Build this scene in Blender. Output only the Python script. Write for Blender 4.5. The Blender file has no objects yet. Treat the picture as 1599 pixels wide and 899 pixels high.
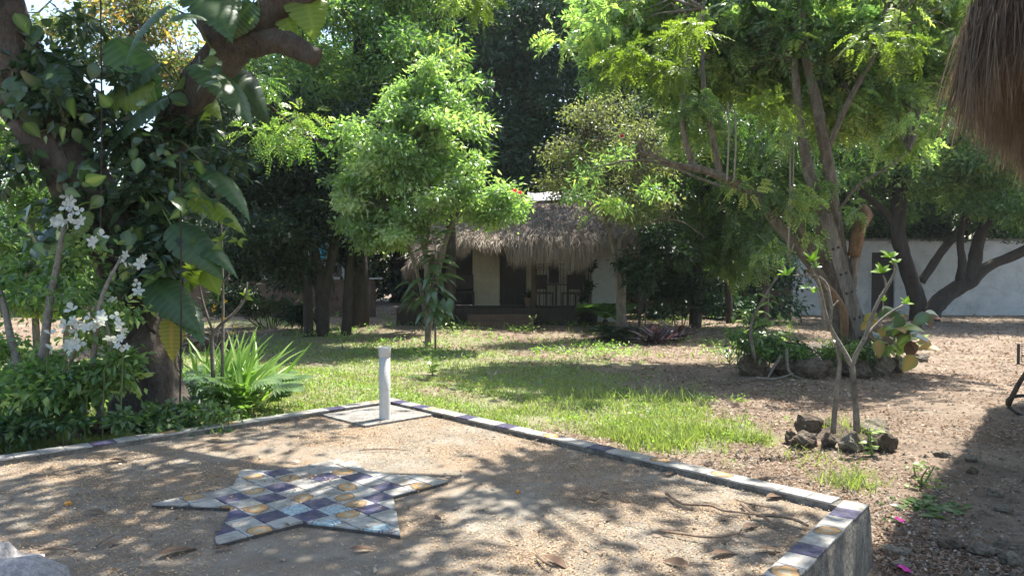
import bpy, math, random
import numpy as np
from mathutils import Vector, Matrix
random.seed(7); RNG = np.random.default_rng(7)
sc = bpy.context.scene
R = math.radians

# ------------------------------------------------------------------ camera
F = 1163.0; PITCH = -1.7; CAMZ = 1.6
cam_d = bpy.data.cameras.new("camera"); cam = bpy.data.objects.new("camera", cam_d)
sc.collection.objects.link(cam); sc.camera = cam
cam.location = (0, 0, CAMZ); cam.rotation_euler = (R(90 + PITCH), 0, 0)
cam_d.sensor_width = 36; cam_d.lens = 36 * F / 1599; cam_d.clip_start = .05; cam_d.clip_end = 2000

# ------------------------------------------------------------------ light
SUN_EL, SUN_AZ = 64.0, 45.0            # azimuth clockwise from +Y (the view direction)
world = bpy.data.worlds.new("World"); sc.world = world; world.use_nodes = True
wn = world.node_tree.nodes; wl = world.node_tree.links
bg = wn["Background"]; sky = wn.new("ShaderNodeTexSky"); sky.sky_type = 'NISHITA'
sky.sun_disc = False; sky.sun_elevation = R(SUN_EL); sky.sun_rotation = R(SUN_AZ)
sky.air_density = 1.2; sky.dust_density = 1.6; sky.ozone_density = 1.0
wl.new(sky.outputs[0], bg.inputs[0]); bg.inputs[1].default_value = 0.12
sun_d = bpy.data.lights.new("sun", 'SUN'); sun_d.energy = 5.0; sun_d.angle = R(.55); sun_d.color = (1, .955, .87)
sun = bpy.data.objects.new("sun", sun_d); sc.collection.objects.link(sun)
sd = Vector((math.sin(R(SUN_AZ)) * math.cos(R(SUN_EL)), math.cos(R(SUN_AZ)) * math.cos(R(SUN_EL)), math.sin(R(SUN_EL))))
sun.rotation_euler = sd.to_track_quat('Z', 'Y').to_euler(); sun.location = sd * 40
sc.view_settings.view_transform = 'Standard'; sc.view_settings.look = 'None'
sc.view_settings.exposure = 1.68; sc.view_settings.gamma = 1
sc.cycles.use_denoising = True
sc.cycles.max_bounces = 7; sc.cycles.diffuse_bounces = 4; sc.cycles.glossy_bounces = 2
sc.cycles.transmission_bounces = 5; sc.cycles.transparent_max_bounces = 6
sc.cycles.sample_clamp_indirect = 6

# ------------------------------------------------------------------ picture -> world helpers
_c, _s = math.cos(R(PITCH)), math.sin(R(PITCH))
def ray(px, py):
    a = (px - 799.5) / F; b = (449.5 - py) / F
    return np.array([a, _c - b * _s, _s + b * _c])
def W(px, py, d):
    r = ray(px, py); return np.array([0, 0, CAMZ]) + r * (d / r[1])
def ss(a, b, t):
    t = np.clip((t - a) / (b - a), 0, 1); return t * t * (3 - 2 * t)
def gz(x, y):
    x = np.asarray(x, float); y = np.asarray(y, float)
    base = -.42 + .22 * ss(.5, -3.5, x) * ss(15, 11, y) + .20 * ss(17.5, 23.5, y) * ss(10, 6, x)
    bump = .022 * np.sin(x * 1.7 + 1.3 * np.sin(y * .9)) * np.cos(y * 1.3 + x * .4) + .010 * np.sin(x * 5.1 + y * 3.3) * np.sin(y * 4.7 - x * 2.1)
    return base + bump
def GP(px, py):
    r = ray(px, py); z = -.42
    for _ in range(25):
        t = (z - CAMZ) / r[2]; p = np.array([0, 0, CAMZ]) + r * t; z = .5 * z + .5 * float(gz(p[0], p[1]))
    return np.array([p[0], p[1], float(gz(p[0], p[1]))])
def PZ(px, py, z=0.0):
    r = ray(px, py); t = (z - CAMZ) / r[2]; return np.array([0, 0, CAMZ]) + r * t
def nrm(v):
    v = np.asarray(v, float); n = np.linalg.norm(v, axis=-1, keepdims=True); return v / np.maximum(n, 1e-9)

# ------------------------------------------------------------------ object helpers
C = sc.collection
def tag(o, label=None, cat=None, group=None, kind=None):
    if label: o['label'] = label
    if cat: o['category'] = cat
    if group: o['group'] = group
    if kind: o['kind'] = kind
    return o
def thing(name, label, cat, loc=(0, 0, 0), group=None):
    o = bpy.data.objects.new(name, None); C.objects.link(o); o.location = tuple(float(v) for v in loc)
    o.empty_display_size = .1
    return tag(o, label, cat, group)
def off(parent):
    v = np.zeros(3)
    while parent is not None: v = v + np.array(parent.location); parent = parent.parent
    return v
def link(name, me, mat, parent=None, kind=None):
    o = bpy.data.objects.new(name, me); C.objects.link(o)
    if mat and not me.materials: me.materials.append(mat)
    if parent is not None: o.parent = parent
    if kind: o['kind'] = kind
    return o
def np_mesh(name, v, tris=None, quads=None, smooth=False, polys=None):
    me = bpy.data.meshes.new(name); v = np.asarray(v, np.float32)
    me.vertices.add(len(v)); me.vertices.foreach_set("co", v.ravel())
    loops, starts, tot = [], [], 0
    if tris is not None and len(tris):
        t = np.asarray(tris, np.int32); loops.append(t.ravel()); starts.append(tot + 3 * np.arange(len(t))); tot += t.size
    if quads is not None and len(quads):
        q = np.asarray(quads, np.int32); loops.append(q.ravel()); starts.append(tot + 4 * np.arange(len(q))); tot += q.size
    L = np.concatenate(loops); S = np.concatenate(starts).astype(np.int32)
    me.loops.add(len(L)); me.loops.foreach_set("vertex_index", L)
    me.polygons.add(len(S)); me.polygons.foreach_set("loop_start", S)
    me.update(calc_edges=True)
    me.polygons.foreach_set("use_smooth", np.full(len(S), smooth))
    me.update()
    return me
class MB:
    """collects boxes, tubes and prisms in world coordinates and links them as one object"""
    def __init__(s): s.v = []; s.f = []
    def add(s, vs, fs):
        n = len(s.v); s.v += [tuple(map(float, p)) for p in vs]; s.f += [tuple(i + n for i in f) for f in fs]; return s
    def box(s, x0, x1, y0, y1, z0, z1):
        return s.add([(x0, y0, z0), (x1, y0, z0), (x1, y1, z0), (x0, y1, z0), (x0, y0, z1), (x1, y0, z1), (x1, y1, z1), (x0, y1, z1)],
                     [(0, 3, 2, 1), (4, 5, 6, 7), (0, 1, 5, 4), (1, 2, 6, 5), (2, 3, 7, 6), (3, 0, 4, 7)])
    def prism(s, poly, z0, z1):
        n = len(poly); zb = z0 if hasattr(z0, '__len__') else [z0] * n; zt = z1 if hasattr(z1, '__len__') else [z1] * n
        a = sum(poly[i][0] * poly[(i + 1) % n][1] - poly[(i + 1) % n][0] * poly[i][1] for i in range(n))
        if a < 0: poly = poly[::-1]; zb = list(zb)[::-1]; zt = list(zt)[::-1]
        return s.add([(p[0], p[1], z) for p, z in zip(poly, zb)] + [(p[0], p[1], z) for p, z in zip(poly, zt)],
                     [tuple(range(n))[::-1], tuple(range(n, 2 * n))] + [(i, (i + 1) % n, (i + 1) % n + n, i + n) for i in range(n)])
    def tube(s, pts, rad, segs=8, rough=0, cap=True, sub=1):
        pts = np.asarray(pts, float); rad = np.ones(len(pts)) * rad if np.isscalar(rad) else np.asarray(rad, float)
        if sub > 1:
            pts, rad = spline(pts, rad, sub)
        n0 = len(s.v); up = np.array([.31, .17, .93]); prev = None; rows = []
        for i, p in enumerate(pts):
            d = nrm(pts[min(i + 1, len(pts) - 1)] - pts[max(i - 1, 0)])
            if prev is None:
                a = np.cross(d, up)
                if np.linalg.norm(a) < .2: a = np.cross(d, [1, 0, 0])
            else: a = prev - d * np.dot(prev, d)
            a = nrm(a); prev = a; b = np.cross(d, a)
            ph = i * .7
            for k in range(segs):
                t = 2 * math.pi * k / segs
                r = rad[i] * (1 + rough * (.6 * math.sin(3 * t + ph * .6) + .5 * math.sin(5 * t - ph * .9 + 1) + .5 * (random.random() - .5)))
                s.v.append(tuple(p + r * (math.cos(t) * a + math.sin(t) * b)))
        for i in range(len(pts) - 1):
            for k in range(segs):
                a0 = n0 + i * segs + k; a1 = n0 + i * segs + (k + 1) % segs
                s.f.append((a0, a1, a1 + segs, a0 + segs))
        if cap:
            s.f.append(tuple(n0 + k for k in range(segs))[::-1]); e = n0 + (len(pts) - 1) * segs
            s.f.append(tuple(e + k for k in range(segs)))
        return s
    def build(s, name, mat, parent=None, smooth=False, kind=None):
        o3 = off(parent)
        me = bpy.data.meshes.new(name)
        me.from_pydata([(p[0] - o3[0], p[1] - o3[1], p[2] - o3[2]) for p in s.v], [], s.f); me.update()
        if smooth: me.polygons.foreach_set("use_smooth", [True] * len(me.polygons))
        return link(name, me, mat, parent, kind)
def spline(pts, rad, sub):
    P = np.vstack([2 * pts[0] - pts[1], pts, 2 * pts[-1] - pts[-2]]); q = []; r = []
    for i in range(1, len(P) - 2):
        for k in range(sub):
            t = k / sub
            q.append(.5 * ((2 * P[i]) + (-P[i - 1] + P[i + 1]) * t + (2 * P[i - 1] - 5 * P[i] + 4 * P[i + 1] - P[i + 2]) * t * t + (-P[i - 1] + 3 * P[i] - 3 * P[i + 1] + P[i + 2]) * t ** 3))
            r.append(rad[i - 1] * (1 - t) + rad[i] * t)
    q.append(pts[-1]); r.append(rad[-1]); return np.array(q), np.array(r)

# ------------------------------------------------------------------ materials
def nt(name):
    m = bpy.data.materials.new(name); m.use_nodes = True; t = m.node_tree
    return m, t, t.nodes, t.links, t.nodes["Principled BSDF"]
def ramp(n, l, src, stops, interp='LINEAR'):
    r = n.new("ShaderNodeValToRGB"); r.color_ramp.interpolation = interp; e = r.color_ramp.elements
    e[0].position, e[0].color = stops[0][0], (*stops[0][1], 1); e[1].position, e[1].color = stops[-1][0], (*stops[-1][1], 1)
    for p, c in stops[1:-1]: x = e.new(p); x.color = (*c, 1)
    l.new(src, r.inputs[0]); return r.outputs[0]
def noise(n, l, scale, detail=4, rough=.6, vec=None, out=0, dist=0):
    x = n.new("ShaderNodeTexNoise"); x.inputs["Scale"].default_value = scale; x.inputs["Detail"].default_value = detail
    x.inputs["Roughness"].default_value = rough; x.inputs["Distortion"].default_value = dist
    if vec is not None: l.new(vec, x.inputs["Vector"])
    return x.outputs[out]
def pos(n, l, sx=1, sy=1, sz=1):
    g = n.new("ShaderNodeNewGeometry"); m = n.new("ShaderNodeMapping"); m.inputs["Scale"].default_value = (sx, sy, sz)
    l.new(g.outputs["Position"], m.inputs["Vector"]); return m.outputs[0]
def mixc(n, l, fac, a, b, mode='MIX'):
    m = n.new("ShaderNodeMix"); m.data_type = 'RGBA'; m.blend_type = mode
    for s, v in ((0, fac), (6, a), (7, b)):
        if isinstance(v, (int, float)): m.inputs[s].default_value = v
        elif isinstance(v, tuple): m.inputs[s].default_value = (*v, 1)
        else: l.new(v, m.inputs[s])
    return m.outputs[2]
def bump(n, l, b, h, strength=.5, dist=.02):
    x = n.new("ShaderNodeBump"); x.inputs["Strength"].default_value = strength; x.inputs["Distance"].default_value = dist
    l.new(h, x.inputs["Height"]); l.new(x.outputs[0], b.inputs["Normal"])
def surf(name, c1, c2, scale=6, rough=.85, bs=.4, bd=.01, c3=None, stretch=(1, 1, 1), detail=6):
    m, t, n, l, b = nt(name); v = pos(n, l, *stretch)
    h = noise(n, l, scale, detail, .65, v)
    st = [(.3, c1), (.7, c2)] if c3 is None else [(.28, c1), (.5, c2), (.72, c3)]
    col = ramp(n, l, h, st); g2 = ramp(n, l, noise(n, l, scale * 5.3, 6, .8, v), [(.32, (.45, .45, .45)), (.5, (.95, .95, .95)), (.68, (1.35, 1.33, 1.3))])
    l.new(mixc(n, l, 1.0, col, g2, 'MULTIPLY'), b.inputs["Base Color"]); b.inputs["Roughness"].default_value = rough
    bump(n, l, b, noise(n, l, scale * 4, 5, .7, v), bs, bd); return m
def leafmat(name, c1, c2, trans=.4, rough=.45, tcol=None, c3=None, spec=.4, vein=False):
    m, t, n, l, b = nt(name); g = n.new("ShaderNodeNewGeometry")
    st = [(0, c1), (1, c2)] if c3 is None else [(0, c1), (.82, c2), (.95, c3)]
    at = n.new("ShaderNodeAttribute"); at.attribute_name = "tint"; ad = n.new("ShaderNodeMath"); ad.operation = 'MULTIPLY_ADD'
    l.new(g.outputs["Random Per Island"], ad.inputs[0]); ad.inputs[1].default_value = .75
    a2 = n.new("ShaderNodeMath"); a2.operation = 'ADD'; a2.inputs[1].default_value = .125; l.new(at.outputs["Fac"], a2.inputs[0]); l.new(a2.outputs[0], ad.inputs[2])
    col = ramp(n, l, ad.outputs[0], st)
    if vein:
        nn = noise(n, l, 9, 3, .6, pos(n, l)); col = mixc(n, l, nn, col, tuple(min(1, x * 1.7) for x in c2))
    l.new(col, b.inputs["Base Color"]); b.inputs["Roughness"].default_value = rough
    b.inputs["Specular IOR Level"].default_value = spec
    tr = n.new("ShaderNodeBsdfTranslucent")
    tc = mixc(n, l, 1.0, col, tcol or (1.65, 1.9, .75), 'MULTIPLY'); l.new(tc, tr.inputs[0])
    mx = n.new("ShaderNodeMixShader"); mx.inputs[0].default_value = trans
    l.new(b.outputs[0], mx.inputs[1]); l.new(tr.outputs[0], mx.inputs[2])
    l.new(mx.outputs[0], n["Material Output"].inputs[0]); return m

M = {}
M['bark'] = surf('bark', (.035, .028, .022), (.12, .09, .065), 9, .9, .9, .03, stretch=(1, 1, .35))
M['bark_red'] = surf('bark_reddish', (.030, .025, .021), (.085, .066, .052), 7, .9, 1, .035, c3=(.105, .100, .085), stretch=(1, 1, .5), detail=9)
M['bark_pale'] = surf('bark_pale', (.075, .062, .05), (.19, .16, .125), 11, .9, 1, .03, c3=(.31, .275, .23), stretch=(1, 1, .4), detail=10)
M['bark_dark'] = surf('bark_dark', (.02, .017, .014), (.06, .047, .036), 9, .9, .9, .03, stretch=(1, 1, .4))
M['stem'] = surf('smooth_stem', (.10, .085, .065), (.27, .24, .20), 22, .8, .8, .008, detail=8)
M['green_stem'] = surf('green_stem', (.06, .10, .03), (.14, .18, .06), 20, .6, .2, .003)
M['rot'] = surf('split_wood', (.12, .065, .035), (.30, .19, .11), 18, .9, .9, .02, stretch=(1, 1, .25))
M['rock'] = surf('rock', (.045, .034, .025), (.13, .095, .065), 9, .95, 1, .06, c3=(.24, .20, .155), detail=10)
M['rock_pale'] = surf('rock_pale', (.07, .055, .04), (.20, .17, .125), 9, .95, 1, .05, c3=(.36, .32, .26), detail=10)
M['rock_lime'] = surf('rock_grey', (.26, .25, .26), (.66, .63, .62), 26, .95, 1, .03, detail=9)
M['wood_grey'] = surf('weathered_wood', (.06, .055, .048), (.26, .24, .21), 9, .9, .6, .01, stretch=(1, 1, .15))
M['twig'] = surf('dry_twig', (.09, .06, .04), (.26, .18, .12), 30, .9, .5, .006)
M['metal'] = surf('dark_metal', (.015, .014, .013), (.04, .035, .03), 20, .6, .2, .003)
M['white_wall'] = surf('white_wall', (.27, .29, .30), (.42, .43, .43), 1.3, .9, .3, .01, c3=(.35, .37, .375))
M['cream_wall'] = surf('cream_wall', (.24, .22, .165), (.36, .33, .26), 1.8, .9, .3, .01)
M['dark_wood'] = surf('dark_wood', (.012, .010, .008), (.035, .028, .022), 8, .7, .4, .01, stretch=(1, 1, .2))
M['brown_wall'] = surf('brown_wall', (.08, .05, .035), (.15, .10, .075), 3, .95, .6, .02)
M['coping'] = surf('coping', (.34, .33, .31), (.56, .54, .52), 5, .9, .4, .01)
M['thatch'] = surf('thatch_bed', (.08, .06, .045), (.22, .18, .14), 16, .95, 1, .03, stretch=(1, 1, .3))
M['plastic'] = surf('white_plastic', (.44, .44, .43), (.56, .56, .54), 6, .4, .05, .002)
def stained(name, c1, c2, grime, sc_):
    m, t, n, l, b = nt(name); v = pos(n, l); base = ramp(n, l, noise(n, l, sc_, 6, .7, v), [(.3, c1), (.7, c2)])
    st = ramp(n, l, noise(n, l, .8, 8, .7, pos(n, l, 1, 1, .8), dist=.8), [(.5, (0, 0, 0)), (.75, (.6, .6, .6))]); col = mixc(n, l, st, base, grime)
    sp = ramp(n, l, noise(n, l, 7, 8, .8, v), [(.56, (0, 0, 0)), (.66, (.6, .6, .6))]); col = mixc(n, l, sp, col, tuple(x * .8 for x in grime))
    l.new(col, b.inputs['Base Color']); b.inputs['Roughness'].default_value = .9; bump(n, l, b, noise(n, l, 14, 6, .7, v), .5, .012); return m
M['white_wall'] = stained('white_wall', (.33, .35, .355), (.47, .48, .48), (.15, .155, .14), 1.5)
M['cream_wall'] = stained('cream_wall', (.36, .33, .26), (.48, .45, .37), (.13, .115, .085), 2)
M['plastic'] = stained('white_plastic', (.44, .44, .43), (.56, .56, .54), (.36, .34, .29), 5)
M['rope'] = surf('rope', (.22, .2, .15), (.38, .35, .28), 60, .9, .6, .004)
M['rubber'] = surf('black_rubber', (.012, .012, .012), (.03, .03, .03), 20, .6, .2, .003)
def strawmat(name, cols, trans=.15, tc=(.35, .2, .1)):
    m, t, n, l, b = nt(name); g = n.new("ShaderNodeNewGeometry")
    k = len(cols); l.new(ramp(n, l, g.outputs["Random Per Island"], [(i / (k - 1), c) for i, c in enumerate(cols)]), b.inputs["Base Color"])
    b.inputs["Roughness"].default_value = .8; b.inputs["Specular IOR Level"].default_value = .2
    tr = n.new("ShaderNodeBsdfTranslucent"); tr.inputs[0].default_value = (*tc, 1)
    mx = n.new("ShaderNodeMixShader"); mx.inputs[0].default_value = trans
    l.new(b.outputs[0], mx.inputs[1]); l.new(tr.outputs[0], mx.inputs[2]); l.new(mx.outputs[0], n["Material Output"].inputs[0]); return m
M['straw'] = strawmat('palm_thatch', [(.13, .11, .09), (.30, .26, .21), (.44, .39, .33), (.22, .165, .12)])
M['straw_brown'] = strawmat('palm_thatch_brown', [(.04, .030, .022), (.13, .092, .064), (.25, .195, .145), (.08, .062, .050), (.23, .205, .18)], .25, (.26, .18, .115))
M['litter'] = strawmat('dry_leaf', [(.04, .027, .02), (.18, .115, .07), (.33, .24, .17), (.11, .068, .045), (.46, .39, .32), (.23, .15, .10)], .15)
M['husk'] = strawmat('seed_husk', [(.14, .08, .045), (.46, .31, .17), (.09, .055, .035), (.54, .41, .26), (.34, .21, .11)], .05)

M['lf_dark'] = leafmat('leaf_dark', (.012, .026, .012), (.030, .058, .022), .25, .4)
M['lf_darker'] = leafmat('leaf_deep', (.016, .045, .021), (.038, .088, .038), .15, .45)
M['lf_mid'] = leafmat('leaf_mid', (.026, .065, .025), (.10, .17, .06), .42, .34, c3=(.16, .23, .08), spec=.7)
M['lf_fresh'] = leafmat('leaf_fresh', (.050, .115, .036), (.17, .26, .09), .46, .34, c3=(.32, .38, .12), spec=.7)
M['lf_round'] = leafmat('leaf_sunlit_bush', (.12, .20, .085), (.29, .39, .18), .52, .32, c3=(.42, .46, .32), spec=.9)
M['lf_pinnate'] = leafmat('leaf_pinnate', (.085, .155, .07), (.26, .35, .16), .52, .3, c3=(.42, .46, .18), spec=.9)
M['lf_olive'] = leafmat('leaf_olive', (.09, .105, .06), (.22, .24, .12), .35, .45, c3=(.36, .36, .18))
M['lf_yellow'] = leafmat('leaf_yellow', (.16, .19, .05), (.34, .27, .10), .45, .5, c3=(.45, .27, .10))
M['lf_rusty'] = leafmat('leaf_rusty', (.05, .085, .03), (.17, .19, .08), .45, .45, c3=(.45, .27, .10))
M['lf_vine'] = leafmat('leaf_vine', (.018, .040, .022), (.060, .10, .046), .3, .3, spec=.6)
M['lf_phil'] = leafmat('leaf_philodendron', (.026, .060, .028), (.060, .115, .045), .36, .46, (2.2, 2.5, .5), spec=.6)
M['lf_lime'] = leafmat('leaf_lime', (.11, .17, .035), (.20, .27, .07), .48, .4, (1.5, 1.6, .55))
M['lf_plum'] = leafmat('leaf_plumeria', (.12, .22, .04), (.18, .29, .06), .58, .5, (1.8, 2, .5), spec=.25)
M['lf_rubber'] = leafmat('leaf_rubber', (.045, .085, .036), (.085, .135, .055), .3, .22, spec=1.0)
M['lf_purple'] = leafmat('leaf_purple', (.045, .022, .028), (.11, .07, .07), .2, .22, (1.5, .8, .7), spec=1.0)
M['lf_fern'] = leafmat('leaf_fern', (.05, .10, .03), (.085, .15, .045), .35, .35)
M['lf_iris'] = leafmat('leaf_iris', (.13, .23, .045), (.21, .33, .08), .5, .38)
M['lf_grass'] = leafmat('grass_blade', (.12, .155, .05), (.26, .295, .115), .42, .5, c3=(.40, .35, .22))
M['lf_weed'] = leafmat('weed_leaf', (.12, .22, .05), (.26, .38, .11), .45, .42)
M['petal'] = leafmat('white_petal', (.50, .53, .48), (.66, .68, .64), .4, .5, (1, 1, .95))
M['petal_y'] = leafmat('yellow_petal', (.62, .33, .02), (.75, .45, .03), .3, .5, (1, 1, .9))
M['petal_p'] = leafmat('pink_petal', (.55, .02, .25), (.70, .04, .38), .3, .5, (1, 1, 1))
M['petal_r'] = leafmat('red_petal', (.55, .03, .06), (.65, .05, .09), .3, .5, (1, 1, 1))

# ground: dirt, greened where the attribute "green" says
m, t, n, l, b = nt('ground'); M['ground'] = m; v = pos(n, l)
d1 = ramp(n, l, noise(n, l, 1.6, 7, .7, v), [(.25, (.105, .072, .048)), (.5, (.235, .172, .122)), (.75, (.37, .295, .225))])
d2 = ramp(n, l, noise(n, l, 28, 6, .8, v), [(.3, (.45, .42, .38)), (.7, (1.0, 1.0, 1.0))]); dirt = mixc(n, l, 1.0, d1, d2, 'MULTIPLY')
gr = ramp(n, l, noise(n, l, 22, 6, .75, v), [(.3, (.10, .12, .05)), (.6, (.22, .23, .11)), (.8, (.38, .34, .22))])
at = n.new("ShaderNodeAttribute"); at.attribute_name = "green"
col = mixc(n, l, at.outputs["Fac"], dirt, gr); l.new(col, b.inputs["Base Color"]); b.inputs["Roughness"].default_value = .95
bump(n, l, b, noise(n, l, 40, 7, .75, v), .9, .03)
# terrace floor: worn concrete under drifts of seed husks
m, t, n, l, b = nt('terrace_floor'); M['floor'] = m; v = pos(n, l)
conc = ramp(n, l, noise(n, l, 3.5, 8, .7, v), [(.3, (.105, .092, .072)), (.7, (.26, .23, .185))])
hus = ramp(n, l, noise(n, l, 95, 3, .85, v), [(.36, (.045, .028, .017)), (.5, (.18, .122, .074)), (.66, (.40, .29, .18))])
mk = ramp(n, l, noise(n, l, 1.1, 9, .72, v, dist=.4), [(.40, (0, 0, 0)), (.60, (1, 1, 1))]); mk2 = n.new("ShaderNodeMath"); mk2.operation = 'MULTIPLY'
l.new(mk, mk2.inputs[0]); l.new(ramp(n, l, noise(n, l, 60, 3, .7, v), [(.3, (.25, .25, .25)), (.55, (1, 1, 1))]), mk2.inputs[1])
l.new(mixc(n, l, mk2.outputs[0], conc, hus), b.inputs["Base Color"]); b.inputs["Roughness"].default_value = .92
bump(n, l, b, noise(n, l, 120, 5, .8, v), .8, .008)
# rough cement of the kerb
M['cement'] = surf('kerb_cement', (.045, .04, .032), (.15, .135, .11), 5, .95, 1, .03, c3=(.27, .25, .21), detail=11)
M['slab'] = surf('slab_cement', (.13, .12, .11), (.25, .24, .215), 5, .9, .5, .006, detail=8)
# glazed tiles; UV 0..1 over one whole tile
def tilemat(name, base, kind):
    m, t, n, l, b = nt(name); v = pos(n, l)
    w = noise(n, l, 9, 7, .7, v)
    if kind == 'blue': col = ramp(n, l, w, [(.3, (.018, .019, .058)), (.56, (.042, .042, .11)), (.74, (.19, .18, .22))])
    else: col = ramp(n, l, w, [(.3, (.16, .15, .135)), (.5, (.31, .30, .28)), (.72, (.44, .43, .41))])
    if kind in ('sun', 'paint'):
        uv = n.new("ShaderNodeTexCoord"); mp = n.new("ShaderNodeMapping"); l.new(uv.outputs["UV"], mp.inputs[0])
        mp.inputs["Location"].default_value = (-.5, -.46, 0)
        ln = n.new("ShaderNodeVectorMath"); ln.operation = 'LENGTH'; nz = noise(n, l, 4, 4, .7, v, 1)
        ad = n.new("ShaderNodeMix"); ad.data_type = 'VECTOR'; ad.inputs[0].default_value = .42
        l.new(mp.outputs[0], ad.inputs[4]); sb = n.new("ShaderNodeVectorMath"); sb.operation = 'SUBTRACT'; l.new(nz, sb.inputs[0]); sb.inputs[1].default_value = (.5, .5, .5)
        l.new(sb.outputs[0], ad.inputs[5]); l.new(ad.outputs[1], ln.inputs[0])
        if kind == 'sun':
            col = mixc(n, l, ramp(n, l, ln.outputs["Value"], [(.255, (1, 1, 1)), (.26, (0, 0, 0))], 'CONSTANT'), col, (.09, .06, .06))
            col = mixc(n, l, ramp(n, l, ln.outputs["Value"], [(.225, (1, 1, 1)), (.23, (0, 0, 0))], 'CONSTANT'), col, (.40, .23, .09))
            col = mixc(n, l, ramp(n, l, ln.outputs["Value"], [(.11, (1, 1, 1)), (.115, (0, 0, 0))], 'CONSTANT'), col, (.44, .34, .22))
        else:
            col = mixc(n, l, ramp(n, l, ln.outputs["Value"], [(.30, (1, 1, 1)), (.305, (0, 0, 0))], 'CONSTANT'), col, (.30, .42, .46))
            wv = n.new("ShaderNodeTexVoronoi"); wv.feature = 'DISTANCE_TO_EDGE'; wv.inputs["Scale"].default_value = 3.3; l.new(uv.outputs["UV"], wv.inputs[0])
            col = mixc(n, l, ramp(n, l, wv.outputs[0], [(.03, (1, 1, 1)), (.035, (0, 0, 0))], 'CONSTANT'), col, (.10, .07, .12))
    cv = n.new('ShaderNodeTexVoronoi'); cv.feature = 'DISTANCE_TO_EDGE'; cv.inputs['Scale'].default_value = 7.5; l.new(noise(n, l, 2.5, 5, .7, v, 1), cv.inputs[0])
    cm = n.new('ShaderNodeMath'); cm.operation = 'MULTIPLY'; l.new(ramp(n, l, cv.outputs[0], [(.008, (1, 1, 1)), (.02, (0, 0, 0))]), cm.inputs[0]); l.new(ramp(n, l, noise(n, l, 2.2, 2, .5, v), [(.45, (0, 0, 0)), (.55, (.8, .8, .8))]), cm.inputs[1])
    col = mixc(n, l, cm.outputs[0], col, (.10, .08, .07))
    dirt = ramp(n, l, noise(n, l, 22, 8, .8, v), [(.46, (0, 0, 0)), (.68, (1, 1, 1))])
    dm = n.new("ShaderNodeMath"); dm.operation = 'MULTIPLY'; dm.inputs[1].default_value = .75; l.new(dirt, dm.inputs[0])
    col = mixc(n, l, dm.outputs[0], col, (.20, .16, .12))
    l.new(col, b.inputs["Base Color"]); b.inputs["Roughness"].default_value = .38
    bump(n, l, b, noise(n, l, 45, 4, .7, v), .25, .003); return m
for k in ('white', 'blue', 'sun', 'paint'): M['t_' + k] = tilemat('tile_' + k, None, k)
# mural of the house beyond
m, t, n, l, b = nt('mural'); M['mural'] = m; v = pos(n, l)
l.new(ramp(n, l, noise(n, l, 2.2, 3, .5, v, dist=2), [(.42, (.01, .05, .06)), (.45, (.04, .36, .42)), (.62, (.06, .42, .48)), (.64, (.01, .06, .08))], 'CONSTANT'), b.inputs["Base Color"])

# ------------------------------------------------------------------ ground
def axis(lo, hi, fine_lo, fine_hi, step):
    a = list(np.arange(fine_lo, fine_hi, step)); x = fine_hi; s = step
    while x < hi: a.append(x); s *= 1.25; x += s
    a.append(hi); x = fine_lo; s = step; pre = []
    while x > lo: s *= 1.25; x -= s; pre.append(max(x, lo))
    return np.array(sorted(set(pre + a)))
# the green of the lawn, as world polygons found once from the picture
def inpoly(x, y, poly):
    r = np.zeros(np.shape(x), bool); n_ = len(poly)
    for i in range(n_):
        x1, y1 = poly[i]; x2, y2 = poly[(i + 1) % n_]
        c = ((y1 > y) != (y2 > y)) & (x < (x2 - x1) * (y - y1) / (y2 - y1 + 1e-12) + x1); r ^= c
    return r
LAWN = [tuple(GP(*p)[:2]) for p in ((300, 505), (420, 497), (640, 512), (760, 530), (900, 545), (1010, 570), (1120, 612), (1150, 660), (1135, 725), (900, 690), (600, 660), (300, 700), (-200, 740), (-300, 560))]
LAWN_IN = [tuple(GP(*p)[:2]) for p in ((380, 540), (560, 530), (700, 545), (840, 560), (960, 600), (1090, 640), (1120, 700), (1000, 700), (620, 640), (400, 660), (-100, 720), (-100, 580))]
def fbm(x, y, f=1.0):
    s = 0
    for k, (a, bb, c) in enumerate(((1.0, 1.31, .2), (2.1, 1.9, 1.7), (3.9, 4.3, 4.1), (8.3, 7.7, 2.2))):
        s = s + np.sin(f * (a * x + .6 * bb * y) + c + 1.5 * np.sin(f * bb * y - c)) * .5 ** k
    return s / 1.9
def green(x, y):
    wx = x + .45 * fbm(x, y, 2.3) + .12 * fbm(y, x, 9); wy = y + .45 * fbm(y + 4, x, 2.1) + .12 * fbm(x, y, 9)
    a = inpoly(wx, wy, LAWN) * .5 + inpoly(wx, wy, LAWN_IN) * .5
    g = np.clip(a - .10 + .55 * fbm(x, y, 1.3) * (a > 0) + .25 * (a > 0) * fbm(x + 9, y, 4), 0, 1)
    return np.where(a > 0, g, np.clip(.35 * fbm(x, y, .9) - .12, 0, 1) * (y > 9))
gx = axis(-210, 210, -9, 11, .16); gy = axis(-70, 310, 2.5, 30, .16)
X, Y = np.meshgrid(gx, gy); Z = gz(X, Y)
V = np.stack([X, Y, Z], -1).reshape(-1, 3); nx_, ny_ = len(gx), len(gy)
i = np.arange((ny_ - 1) * (nx_ - 1)); r_ = i // (nx_ - 1); c_ = i % (nx_ - 1); a_ = r_ * nx_ + c_
me = np_mesh('ground', V, quads=np.stack([a_, a_ + 1, a_ + nx_ + 1, a_ + nx_], 1), smooth=True)
at = me.attributes.new("green", 'FLOAT', 'POINT'); at.data.foreach_set("value", green(V[:, 0], V[:, 1]).astype(np.float32))
link('ground', me, M['ground'], kind='structure')

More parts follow.
